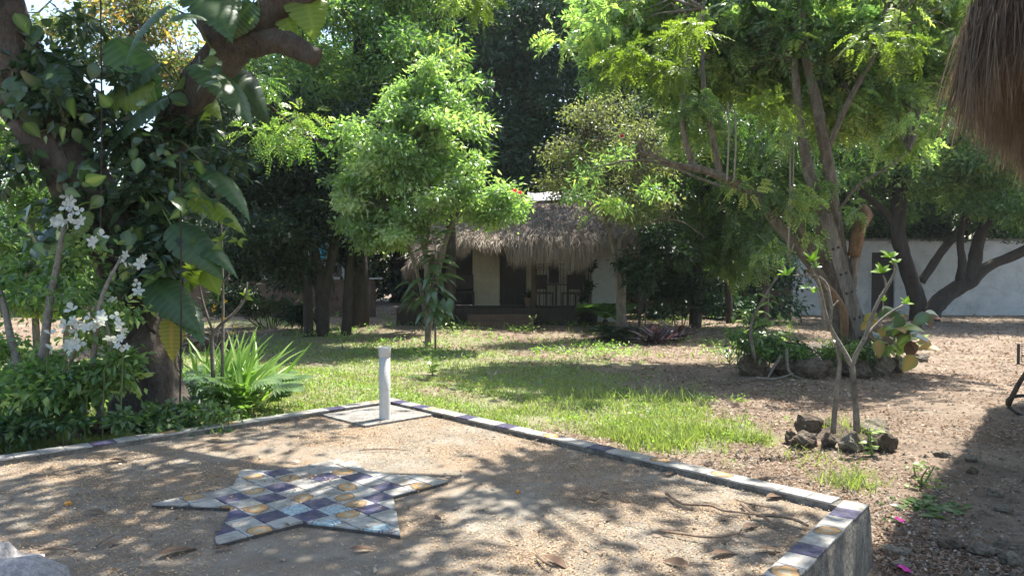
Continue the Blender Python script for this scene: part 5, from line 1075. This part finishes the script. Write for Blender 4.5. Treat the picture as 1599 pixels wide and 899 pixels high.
for k, q in enumerate(rtl): tag(MB().tube([W(*p) for p in q], [.03, .025, .012], 6, .15, True, 3).build('root', M['stem']), lb_[k], 'root')
wp = thing('arching_stem_plant', 'bare arching grey stem rising from the left end of the ring to leaf tufts', 'shrub', GP(1180, 590))
MB().tube([W(1178, 560, 13.2), W(1172, 510, 13.2), W(1190, 470, 13.2), W(1215, 430, 13.2), W(1235, 400, 13.2)], [.03, .027, .022, .018, .012], 6, .08, True, 3).build('stem', M['bark_pale'], wp, True)
for px, py, n_ in ((1200, 470, 6), (1165, 485, 6), (1215, 500, 7), (1190, 505, 6), (1145, 490, 5)):
    for _ in range(n_): put('leaf', lf(oval, random.choice(('lf_fresh', 'lf_lime'))), wp, W(px + random.gauss(0, 4), py + random.gauss(0, 3), 13.1), (random.gauss(0, .8), random.gauss(0, .5), random.gauss(.0, .4)), (random.gauss(0, .3), -.5, .9), .16 + .06 * random.random())

# ================================================================== FRONT PLUMERIA AND ITS STONES
pD = GP(1320, 690)[1]; plg = GP(1320, 665)
plu = thing('plumeria', 'young plumeria with bare forked stems and bright leaf tufts in the small stone ring', 'tree', GP(1325, 680))
PP = [[(1338, 676, .055), (1337, 640, .048), (1334, 610, .046), (1330, 570, .046)], [(1330, 572, .04), (1320, 552, .036), (1308, 532, .034), (1297, 512, .032), (1289, 490, .028), (1284, 465, .025), (1278, 440, .02), (1270, 424, .016), (1268, 414, .012)],
      [(1330, 572, .038), (1338, 550, .034), (1352, 524, .032), (1360, 498, .030), (1372, 470, .028), (1384, 450, .026), (1394, 432, .022), (1398, 418, .018), (1392, 408, .014)], [(1384, 451, .018), (1383, 440, .016), (1379, 430, .012)], [(1354, 522, .022), (1368, 510, .02), (1388, 492, .018), (1413, 476, .012)],
      [(1295, 508, .026), (1296, 485, .024), (1293, 462, .022), (1287, 442, .02), (1274, 431, .018), (1255, 429, .014), (1236, 430, .011)], [(1296, 484, .014), (1303, 476, .013), (1309, 469, .011)], [(1293, 455, .012), (1291, 447, .011), (1294, 444, .01)], [(1293, 516, .02), (1283, 497, .018), (1279, 474, .015), (1275, 455, .012), (1272, 446, .01)],
      [(1301, 676, .045), (1304, 640, .040), (1308, 600, .036), (1311, 565, .030), (1305, 535, .026)], [(1378, 486, .012), (1382, 476, .01), (1380, 466, .008)]]
for k, q in enumerate(PP): MB().tube([W(a, bb, pD) + [0, (.05 * math.sin(k * 2.1)) if k > 2 else 0, 0] if j else W(a, bb, pD) for j, (a, bb, r) in enumerate(q)], [r * .72 for _, _, r in q], 9, .07, True, 3).build('trunk' if k in (0, 9) else 'stem', M['bark_pale'] if k in (0, 9) else M['stem'], plu, True)
random.seed(123)
for px, py, n_, L_, mt in ((1268, 408, 12, .17, 'lf_plum'), (1228, 430, 9, .16, 'lf_plum'), (1389, 402, 11, .16, 'lf_plum'), (1376, 426, 12, .15, 'lf_plum'), (1400, 410, 7, .13, 'lf_plum'), (1270, 457, 9, .12, 'lf_plum'), (1380, 470, 9, .11, 'lf_plum'), (1415, 474, 8, .11, 'lf_plum'), (1272, 418, 6, .13, 'lf_mid'), (1256, 450, 5, .12, 'lf_mid')):
    for k in range(n_):
        a = 6.283 * k / n_ + random.gauss(0, .3); put('leaf', lf(oval, mt), plu, W(px, py, pD), (math.cos(a) + random.gauss(0, .3), .7 * math.sin(a) + random.gauss(0, .3), random.uniform(.2, 1.7)), (-math.cos(a) * .6 + random.gauss(0, .3), -.6, .8), L_ * 1.0 * (.5 + .5 * random.random()))
fs = GP(1325, 690); mb = MB(); mb.add([(fs[0], fs[1] + .25, fs[2] + .16)] + [(fs[0] + .48 * math.cos(t), fs[1] + .25 + .36 * math.sin(t), fs[2] - .03) for t in np.linspace(0, 2 * math.pi, 20, endpoint=False)], [(0, k + 1, (k + 1) % 20 + 1) for k in range(20)])
fs_ = thing('planting_soil', 'small brown soil mound inside the plumeria ring', 'soil', fs); mb.build('mound', M['rock'], fs_, True)
FR = [(1240, 694, 24, 30, 'leftmost ragged stone of the plumeria ring', 'rock'), (1364, 706, 34, 34, 'dark block between the bright front stone and the pitted right one', 'rock'), (1300, 676, 34, 30, 'mossy stone behind the plumeria stems', 'rock'), (1262, 703, 54, 34, 'low dark stone at the left front of the plumeria ring', 'rock'), (1268, 684, 56, 42, 'tallest ragged stone at the left back of the plumeria ring', 'rock'), (1335, 708, 48, 44, 'angular front stone of the plumeria ring, bright on its left edge', 'rock_pale'), (1392, 708, 42, 48, 'pitted grey stone at the right end of the plumeria ring', 'rock'), (1372, 684, 60, 38, 'brown earthy stone at the right back of the plumeria ring', 'rock_pale'), (1299, 700, 32, 28, 'small wedge stone filling the plumeria ring front', 'rock')]
for k, (px, py, w_px, h_px, lb, mt) in enumerate(FR): rock(px, py, w_px, h_px, lb, mt, 'stones of the ring round the plumeria', k + 20)
random.seed(130)
def tuft(label, px, py, n_, L_, mat='lf_grass', spread=.12, up=1.0, group=None):
    b_ = GP(px, py); t = thing('grass_tuft', label, 'grass', b_, group); P = b_ + RNG.normal(size=(n_, 3)) * [spread, spread, 0]
    D = RNG.normal(size=(n_, 3)) * [.45, .45, .1] + [0, 0, up]
    strands('blades', P, D, L_ * (.6 + .7 * RNG.random(n_)), .006, M[mat], t, .45, 3, .05, kind='stuff'); return t
tuft('grass tuft growing among the plumeria ring stones', 1318, 680, 220, .24, spread=.16)
tuft('grass tuft on the dirt in front of the plumeria ring', 1325, 756, 170, .2, spread=.13)
tuft('sparse low grass left of the plumeria ring', 1262, 715, 90, .12, spread=.2)
tuft('thin grass tuft between the terrace kerb and the plumeria ring', 1180, 690, 110, .22, spread=.12)
leafy('dirt_weed', 'small leafy weed growing at the right front of the plumeria ring', 1362, 712, 14, .10, oval_wide, 'lf_fresh', .08, .5, 2, .3, 'weed')
leafy('dirt_weed', 'spreading green weed clump on the dirt near the shadow edge at right', 1455, 792, 60, .13, oval, 'lf_fern', .34, .4, 0, .08, 'weed')
leafy('dirt_weed', 'pale weed just behind the spreading clump at right', 1440, 760, 30, .07, oval_wide, 'lf_lime', .30, .6, 3, .2, 'weed')
leafy('dirt_weed', 'tiny weed beside the pink fallen flower nearest the kerb corner', 1395, 812, 16, .06, oval, 'lf_fern', .14, .4, 0, .05, 'weed')
RR = [(1478, 715, 30, 14, 'tan oval stone on the dirt right of the plumeria ring', 'rock_pale'), (1522, 722, 28, 14, 'tan stone at the edge of the roof shadow, upper one', 'rock_pale'), (1524, 740, 22, 12, 'brown stone just below the upper tan one', 'rock'), (1490, 858, 44, 22, 'brown broken stone near the lower right', 'rock'), (1545, 872, 50, 24, 'mossy grey stone in shade at the lower right', 'rock_pale'), (1573, 802, 40, 12, 'flat pale stone lying in the roof shadow', 'rock_pale'), (1560, 776, 24, 10, 'small flat stone in the roof shadow above the larger flat one', 'rock_pale'), (1405, 866, 50, 10, 'flat cream stone beside the terrace corner', 'rock_pale'), (1590, 885, 40, 26, 'grey stone cut by the lower right picture corner', 'rock_pale'), (1410, 890, 40, 14, 'pinkish stone by the lower pink flower', 'rock_pale')]
for k, (px, py, w_px, h_px, lb, mt) in enumerate(RR): rock(px, py, w_px, h_px, lb, mt, 'loose stones on the dirt', k + 60)
fp = copyme(flower_mesh('fp', 5, .45, .25), M['petal_p'], 'fallen_flower')
for px, py, lb in ((1405, 818, 'pink fallen flower near the terrace corner'), (1412, 895, 'pink fallen flower at the bottom edge')):
    o = link('fallen_flower', fp, None); o.location = GP(px, py) + [0, 0, .03]; o.scale = (.045,) * 3; o.rotation_euler = (.3, .2, .5); tag(o, lb, 'flower')

# ================================================================== NEAR PALAPA EAVE AT RIGHT
pal = thing('palapa', 'shaggy brown palm-thatch eave hanging in from the upper right', 'thatched roof', (6.8, 6.6, float(gz(6.8, 6.6))))
c0 = np.array([3.68, 6.0]); c1 = np.array([8.0, 11.6]); dirv = nrm(c1 - c0); inn = np.array([dirv[1], -dirv[0]])
apex = np.array([7.8, 6.6, 12.0])
# eave outline: from behind the camera's right round the corner and away along the visible side
eave = [np.array([5.6, 1.8]), np.array([4.7, 3.6]), np.array([4.15, 5.0]), c0, c0 + dirv * .5, c0 + dirv * 1.5, c0 + dirv * 3, c1, c1 + np.array([1.5, .9]), c1 + np.array([4, .2]), np.array([11.5, 6]), np.array([9.5, 2.2])]
EZ = 3.52
rv = []; ne = len(eave); NR = 8
for j in range(NR + 1):
    q = j / NR
    for p in eave:
        xy = p * (1 - q) + apex[:2] * q; bulge = .2 * math.sin(math.pi * q)
        z = EZ + (apex[2] - EZ) * q + bulge; rv.append((xy[0], xy[1], z))
rf = [(j * ne + k, j * ne + (k + 1) % ne, (j + 1) * ne + (k + 1) % ne, (j + 1) * ne + k) for j in range(NR) for k in range(ne)]
rf = [f_[::-1] for f_ in rf]
rfo = MB().add(rv, rf).build('roof', M['thatch'], pal)
for px_, py_ in ((7.4, 9.6), (5.2, 5.2), (9.6, 4.0)): MB().tube([(px_, py_, -.5), (px_ + .03, py_, 1.2), (px_, py_, 3.0)], [.11, .10, .10], 10, .06).build('post', M['bark'], pal, True)
RVV = np.array(rv).reshape(NR + 1, ne, 3)
def roof_pts(n, k0, k1, q0, q1):
    u_ = k0 + (k1 - k0) * RNG.random(n); q = (q0 + (q1 - q0) * RNG.random(n)) * NR; k = u_.astype(int); j = np.minimum(q.astype(int), NR - 1); fu = (u_ - k)[:, None]; fq = (q - j)[:, None]
    k2 = (k + 1) % ne; k = k % ne
    return (RVV[j, k] * (1 - fu) + RVV[j, k2] * fu) * (1 - fq) + (RVV[j + 1, k] * (1 - fu) + RVV[j + 1, k2] * fu) * fq
ctr = np.array([7.4, 6.2, 0])
n = 30000; P = roof_pts(n, 1.5, 8, 0, .4); o_ = nrm((P - ctr) * [1, 1, 0]); P = P + o_ * .05 * RNG.random(n)[:, None]
keep_ = (P, o_)
P, D_, L_ = bunches(P, o_ * .16 + [0, 0, -1] + RNG.normal(size=(n, 3)) * .13, .35 + .6 * RNG.random(n), 22, .035)
strands('thatch', P, D_, L_, .0065, M['straw_brown'], rfo, .25, 4, .05, kind='stuff')
n = 17000; P = roof_pts(n, 1.5, 8, 0, .10); o_ = nrm((P - ctr) * [1, 1, 0]); P = P + o_ * (.02 + .12 * RNG.random(n))[:, None] - o_ * .1 * (RNG.random(n)[:, None])
P, D_, L_ = bunches(P, o_ * .06 + [0, 0, -1] + RNG.normal(size=(n, 3)) * .12, .30 + .60 * RNG.random(n) ** 1.3, 18, .03)
strands('eave_fringe', P, D_, L_, .005, M['straw_brown'], rfo, .5, 4, .06, kind='stuff')

P, o_ = keep_; m_ = 2600; P = P[:m_] + o_[:m_] * .05; strands('broad_straw', P, o_[:m_] * .2 + [0, 0, -1] + RNG.normal(size=(m_, 3)) * .2, .3 + .6 * RNG.random(m_), .013, M['straw_brown'], rfo, .3, 4, .12, kind='stuff')

# things at the right edge
rp = thing('fallen_branch', 'brown stick leaning on a curled black hose at the right edge', 'stick', GP(1578, 640))
MB().tube([W(1574, 632, 9.6), W(1590, 600, 9.4), W(1612, 566, 9.2)], [.03, .028, .024], 7, .12, True, 2).build('stick', M['bark_red'], rp, True)
hs = GP(1585, 645)
tag(MB().tube([hs + [-.09 + .32 * (1 - math.cos(t)), .1 * math.sin(t * 2), .10 + .14 * math.sin(t)] for t in np.linspace(-1.2, 4.6, 14)], .022, 8, 0, True, 2).build('hose', M['rubber']), 'curled black hose on the dirt at the right edge', 'hose')
tag(MB().tube([hs + [.1, .05, .06], hs + [.35, .0, .14], hs + [.7, -.1, .33]], .03, 7, 0, True, 2).build('hose_pipe', M['wood_grey']), 'grey pipe end beside the curled black hose', 'pipe')
wf = thing('wire_stand', 'small dark wire stand at the right edge in front of the white wall', 'stand', GP(1592, 568)); q = GP(1590, 568)
MB().box(q[0] - .02, q[0] + .02, q[1] - .02, q[1] + .02, q[2], q[2] + .42).build('post', M['metal'], wf)
mb = MB()
for k in range(9): mb.box(q[0] + .03, q[0] + .6, q[1] - .004, q[1] + .004, q[2] + .05 + k * .045, q[2] + .058 + k * .045)
for k in range(8): mb.box(q[0] + .06 + k * .07, q[0] + .068 + k * .07, q[1] - .012, q[1] - .004, q[2] + .05, q[2] + .42)
mb.build('grid', M['metal'], wf)
st = rock_mesh('pale_stump', .52, .5, .42, 99, .6); o = link('pale_boulder', st, M['rock_lime']); o.location = (-2.68, 3.50, -.12); tag(o, 'pale grey rough boulder cut off by the lower left corner', 'rock')

# ================================================================== STICKS, LEAVES AND FRUIT ON THE TERRACE
def stick(label, pts, r=.008, z=-.045):
    P = [PZ(a, bb, z + r + .004 + .012 * abs(math.sin(k * 2.2))) for k, (a, bb) in enumerate(pts)]
    n_ = len(P); tag(MB().tube(P, [r * (1 - .5 * k / n_) for k in range(n_)], 6, .2, True, 3).build('twig', M['twig']), label, 'twig', 'twigs lying on the terrace')
stick('long twig lying parallel to the right kerb', [(1040, 770), (1066, 786), (1108, 788), (1130, 797), (1160, 800), (1178, 802)], .010)
stick('forked thick twig in the middle of the twig pile near the right corner', [(1158, 786), (1175, 800), (1192, 806), (1210, 818), (1235, 822)], .012)
stick('dark bark strip pointing at the right corner of the terrace', [(1180, 804), (1215, 805), (1240, 810), (1262, 820)], .014)
stick('pale twig just under the right kerb', [(1150, 780), (1170, 786), (1200, 791)], .006)
stick('long bent twig in front of the twig pile', [(1030, 828), (1075, 834), (1112, 838), (1150, 832), (1158, 826)], .010)
stick('short curled twig left of the twig pile', [(912, 777), (930, 780), (938, 774), (953, 780)], .010)
stick('thin twig beside the short curled one', [(890, 777), (905, 779), (925, 780)], .005)
stick('twig piece lower down near the bottom centre', [(838, 866), (850, 876), (862, 882)], .010)
stick('slender twig near the left of the star mosaic', [(335, 830), (370, 818), (400, 806)], .005)
stick('dark twig behind the star mosaic', [(560, 703), (600, 700), (640, 703)], .006)
stick('twig on the shaded left part of the terrace', [(150, 852), (165, 842), (178, 835)], .007)
stick('dark broken twig close to the lower left boulder', [(60, 858), (95, 855), (120, 860)], .008)
dlf = {}
def dleaf(label, px, py, L_, ang, wid=.8, lift=.02, name='dry_leaf', z=-.05):
    me = lf(oval, 'litter'); p = PZ(px, py, z) + [0, 0, lift]; o = put(name, me, None, p, (math.cos(ang), math.sin(ang), .12), (random.gauss(0, .3), random.gauss(0, .3), 1), L_, L_ * wid); tag(o, label, 'leaf', 'dry leaves on the terrace'); return o


random.seed(44)
DL = [(325, 690, .16, .3, 'curled brown leaf near the left kerb'), (170, 721, .14, .1, 'brown leaf by the left kerb near the picture edge'), (245, 872, .26, .8, 'long pale pod-like leaf at lower left of the star mosaic'), (135, 802, .14, 0, 'dark curled leaf in the left light patch'), (163, 855, .13, 1.0, 'small pale leaf by the shaded twig'), (545, 862, .16, .2, 'dull leaf lying low in front of the star mosaic'), (848, 872, .2, -.8, 'tan pod leaf at the bottom centre'), (1160, 828, .16, .6, 'dark leaf on the pile of twigs'), (1110, 870, .2, .4, 'pale leaf on the bent twig at lower right'), (1125, 745, .18, .2, 'bleached leaf against the right kerb'), (1040, 745, .16, .9, 'bleached leaf on the floor under the right kerb'), (1196, 780, .22, .4, 'leaf folded over the kerb near its right corner'), (1262, 775, .2, .9, 'leaf stuck on the kerb tile next to the blue corner tile'), (690, 810, .12, 2, 'small brown leaf right of the star mosaic tip'), (945, 815, .10, 1, 'small tan leaf in the sunlit floor centre right'), (1180, 862, .18, .2, 'large curled leaf at the lower right of the terrace'), (330, 862, .13, .6, 'grey leaf just below the star mosaic'), (1075, 886, .16, 2.6, 'shaded leaf at the bottom right of the terrace')]
for px, py, L_, an, lb in DL: dleaf(lb, px, py, L_, an)
for px, py, lb in ((107, 785, 'orange fallen fruit on the left of the terrace'), (809, 767, 'tiny orange fruit in the sunlit middle of the terrace')):
    o = link('fallen_fruit', rock_mesh('fruit', .028 if px < 500 else .016, .026 if px < 500 else .015, .018, 5, .05), surf('orange_skin_%d' % px, (.55, .22, .03), (.7, .35, .05), 20, .5)); o.location = PZ(px, py, -.04); tag(o, lb, 'fruit')

# ================================================================== LOOSE STUFF
def scatter(name, P, L, w, mat, kind='stuff', label=None, cat=None, tilt=.35, up=True):
    n = len(P); a = RNG.random(n) * 6.283; D = np.stack([np.cos(a), np.sin(a), RNG.normal(size=n) * tilt], 1); N = RNG.normal(size=(n, 3)) * [tilt, tilt, 0] + [0, 0, 1]
    v, t = rhombs(P, D, N, L, w, .35); o = link(name, np_mesh(name, v, tris=t), mat, None, kind)
    if label: tag(o, label, cat)
    return o
# seed husks on the terrace floor, in drifts
n = 135000; a = KW + .02 + (LU + .5) * RNG.random(n); bb = KW + .02 + 5.6 * RNG.random(n); xy = CN + U * a[:, None] + Vv * bb[:, None]
keep = RNG.random(n) < np.clip(.42 + .55 * fbm(xy[:, 0], xy[:, 1], 1.5), .06, 1); keep &= inside(xy); keep &= ~inpoly(xy[:, 0], xy[:, 1], [tuple(p) for p in ST]) | (RNG.random(n) < np.clip(.16 + .35 * fbm(xy[:, 0] * 1.3, xy[:, 1], 3), .03, .5))
keep &= ~((a < 1.03) & (bb < 1.03)) | (RNG.random(n) < .15)
xy = xy[keep]; a = a[keep]; bb = bb[keep]; n = len(xy); ins = inpoly(xy[:, 0], xy[:, 1], [tuple(p) for p in ST]); sl = (a < 1.03) & (bb < 1.03)
zz = np.where(ins, -.018, np.where(sl, -.026, -.049)) + .004 * RNG.random(n)
scatter('seed_husks', np.column_stack([xy, zz]), .010 + .012 * RNG.random(n), .006 + .005 * RNG.random(n), M['husk'], label='tan seed husks scattered over the terrace', cat='husks', tilt=.25)
n = 480; a = KW + .04 + (LU + .4) * RNG.random(n) ** .8; bb = KW + .03 + 5.4 * RNG.random(n); xy = CN + U * a[:, None] + Vv * bb[:, None]; xy = xy[inside(xy)]; n = len(xy)
scatter('terrace_litter', np.column_stack([xy, np.where(inpoly(xy[:, 0], xy[:, 1], [tuple(p) for p in ST]), -.012, -.040)]), .03 + .06 * RNG.random(n) ** 2, .012 + .02 * RNG.random(n), M['litter'], label='small dry leaves and bits strewn over the terrace', cat='leaf litter', tilt=.3)
# leaf litter on the dirt, denser far off and under the trees
def ground_scatter(n, pxr, pyr, dens):
    y = np.array([0.]); px = RNG.uniform(*pxr, n); d = 2.02 * F / (RNG.uniform(pyr[0], pyr[1], n) - 415.); x = (px - 799.5) / F * d; y = d
    ok = ~on_terrace(np.stack([x, y], 1))
    ok &= RNG.random(n) < dens(x, y); x, y = x[ok], y[ok]; return np.column_stack([x, y, gz(x, y)])
P = ground_scatter(150000, (-60, 1680), (488, 905), lambda x, y: np.clip(.50 + .3 * ss(9, 16, y) + .6 * fbm(x, y, 1.1) - .65 * green(x, y), .08, 1))
d = P[:, 1]; n = len(P); scatter('leaf_litter', P + [0, 0, .012], (.020 + .05 * RNG.random(n) ** 1.5) * np.clip(d / 9, .8, 2), (.010 + .025 * RNG.random(n)) * np.clip(d / 9, .8, 2), M['litter'], label='dry leaf litter over the bare ground', cat='leaf litter', tilt=.35)
P = ground_scatter(4500, (1050, 1680), (560, 905), lambda x, y: .6 + 0 * x); n = len(P)
sz_ = .012 + .03 * RNG.random(n) ** 3
v = []; t = []
oct_ = np.array([[1, 0, 0], [0, 1, 0], [-1, 0, 0], [0, -1, 0], [0, 0, .7], [0, 0, -.3]]); of = np.array([[0, 1, 4], [1, 2, 4], [2, 3, 4], [3, 0, 4], [1, 0, 5], [2, 1, 5], [3, 2, 5], [0, 3, 5]])
v = (P[:, None, :] + oct_[None] * sz_[:, None, None] * (1 + .4 * RNG.normal(size=(n, 6, 1)))).reshape(-1, 3); t = (6 * np.arange(n)[:, None, None] + of[None]).reshape(-1, 3)
tag(link('gravel', np_mesh('gravel', v, tris=t), M['rock_pale'], None, 'stuff'), 'small gravel bits on the dirt', 'gravel')
# leafy sprouts before the porch and over the litter
P = ground_scatter(3400, (400, 1240), (497, 560), lambda x, y: np.clip(.15 + .7 * fbm(x + 2, y, 1.5), 0, 1)); n = len(P); P = np.repeat(P, 7, 0) + RNG.normal(size=(7 * n, 3)) * [.06, .06, .05] + [0, 0, .08]; n = len(P)
scatter('sprouts', P, .05 + .06 * RNG.random(n), .025 + .03 * RNG.random(n), M['lf_weed'], label='low leafy sprouts over the litter before the porch', cat='weeds', tilt=.6)
# lawn: fine blades, taller toward the kerb, with broad-leaved weeds mixed in
def blades(name, P, L, w, mat, lean, label, cat):
    n = len(P); D = RNG.normal(size=(n, 3)) * [lean, lean, .05] + [0, 0, 1]; d = nrm(D); s_ = nrm(np.cross(d, rand_unit(n))); L = L[:, None]; w = w[:, None]; bend = RNG.normal(size=(n, 3)) * [.3, .3, 0]
    m_ = P + d * L * .55; tp = P + d * L * .9 + bend * L * .5
    v = np.stack([P - s_ * w, P + s_ * w, m_ + s_ * w * .8, m_ - s_ * w * .8, tp], 1).reshape(-1, 3); k = 5 * np.arange(n)[:, None]
    t_ = np.concatenate([k + [[0, 1, 2]], k + [[0, 2, 3]], k + [[3, 2, 4]]], 1).reshape(-1, 3)
    o = link(name, np_mesh(name, v, tris=t_), mat, None, 'stuff'); tag(o, label, cat); return o
P = ground_scatter(150000, (-80, 1240), (500, 745), lambda x, y: np.clip(green(x, y) * 1.1 + .35 * fbm(x + 5, y, 2.7) - .08, 0, 1) ** 1.5 * (green(x, y) > .02))
d = P[:, 1]; n = len(P); hk = 1 + 1.3 * ss(2.4, .6, np.abs(P[:, 0] - 1.7)) * ss(10.5, 7.5, d)
blades('lawn_grass', P, (.04 + .07 * RNG.random(n)) * hk * (.8 + .5 * fbm(P[:, 0], P[:, 1], 3)).clip(.5, 1.6), .003 + .0022 * RNG.random(n) + .0002 * d, M['lf_grass'], .42, 'sunlit lawn grass between terrace and house', 'grass')
P = ground_scatter(36000, (-80, 1240), (498, 740), lambda x, y: np.clip(green(x, y), 0, 1) * np.clip(.35 + .8 * fbm(x + 3, y, 2.2), 0, 1)); n = len(P)
scatter('lawn_weeds', P + np.column_stack([np.zeros(n), np.zeros(n), .02 + .07 * RNG.random(n)]), .035 + .035 * RNG.random(n), .02 + .015 * RNG.random(n), M['lf_weed'], label='small broad-leaved weeds among the lawn grass', cat='weeds', tilt=.5)
P = ground_scatter(3000, (860, 1190), (600, 722), lambda x, y: np.clip(green(x, y) * 1.1 - .3, 0, 1)); n = len(P)
blades('tall_grass', P, .12 + .2 * RNG.random(n), .004 + .002 * RNG.random(n), M['lf_grass'], .4, 'taller grass along the right kerb', 'grass')
P = ground_scatter(5200, (380, 1250), (495, 560), lambda x, y: np.clip(.25 + .6 * fbm(x, y, 1.7), 0, 1)); n = len(P)
blades('sparse_grass', P, .10 + .14 * RNG.random(n), .008 + .004 * RNG.random(n), M['lf_grass'], .5, 'sparse grass and sprouts before the porch', 'grass')

# ================================================================== AIR
m = bpy.data.materials.new('haze'); m.use_nodes = True; n = m.node_tree.nodes; n.clear(); o_ = n.new('ShaderNodeOutputMaterial'); v_ = n.new('ShaderNodeVolumePrincipled')
v_.inputs['Color'].default_value = (.88, .95, 1, 1); v_.inputs['Density'].default_value = .00035; v_.inputs['Anisotropy'].default_value = .3; m.node_tree.links.new(v_.outputs[0], o_.inputs['Volume'])
MB().box(-215, 215, -75, 315, -1.8, 24).build('haze', m, None, False, 'stuff')
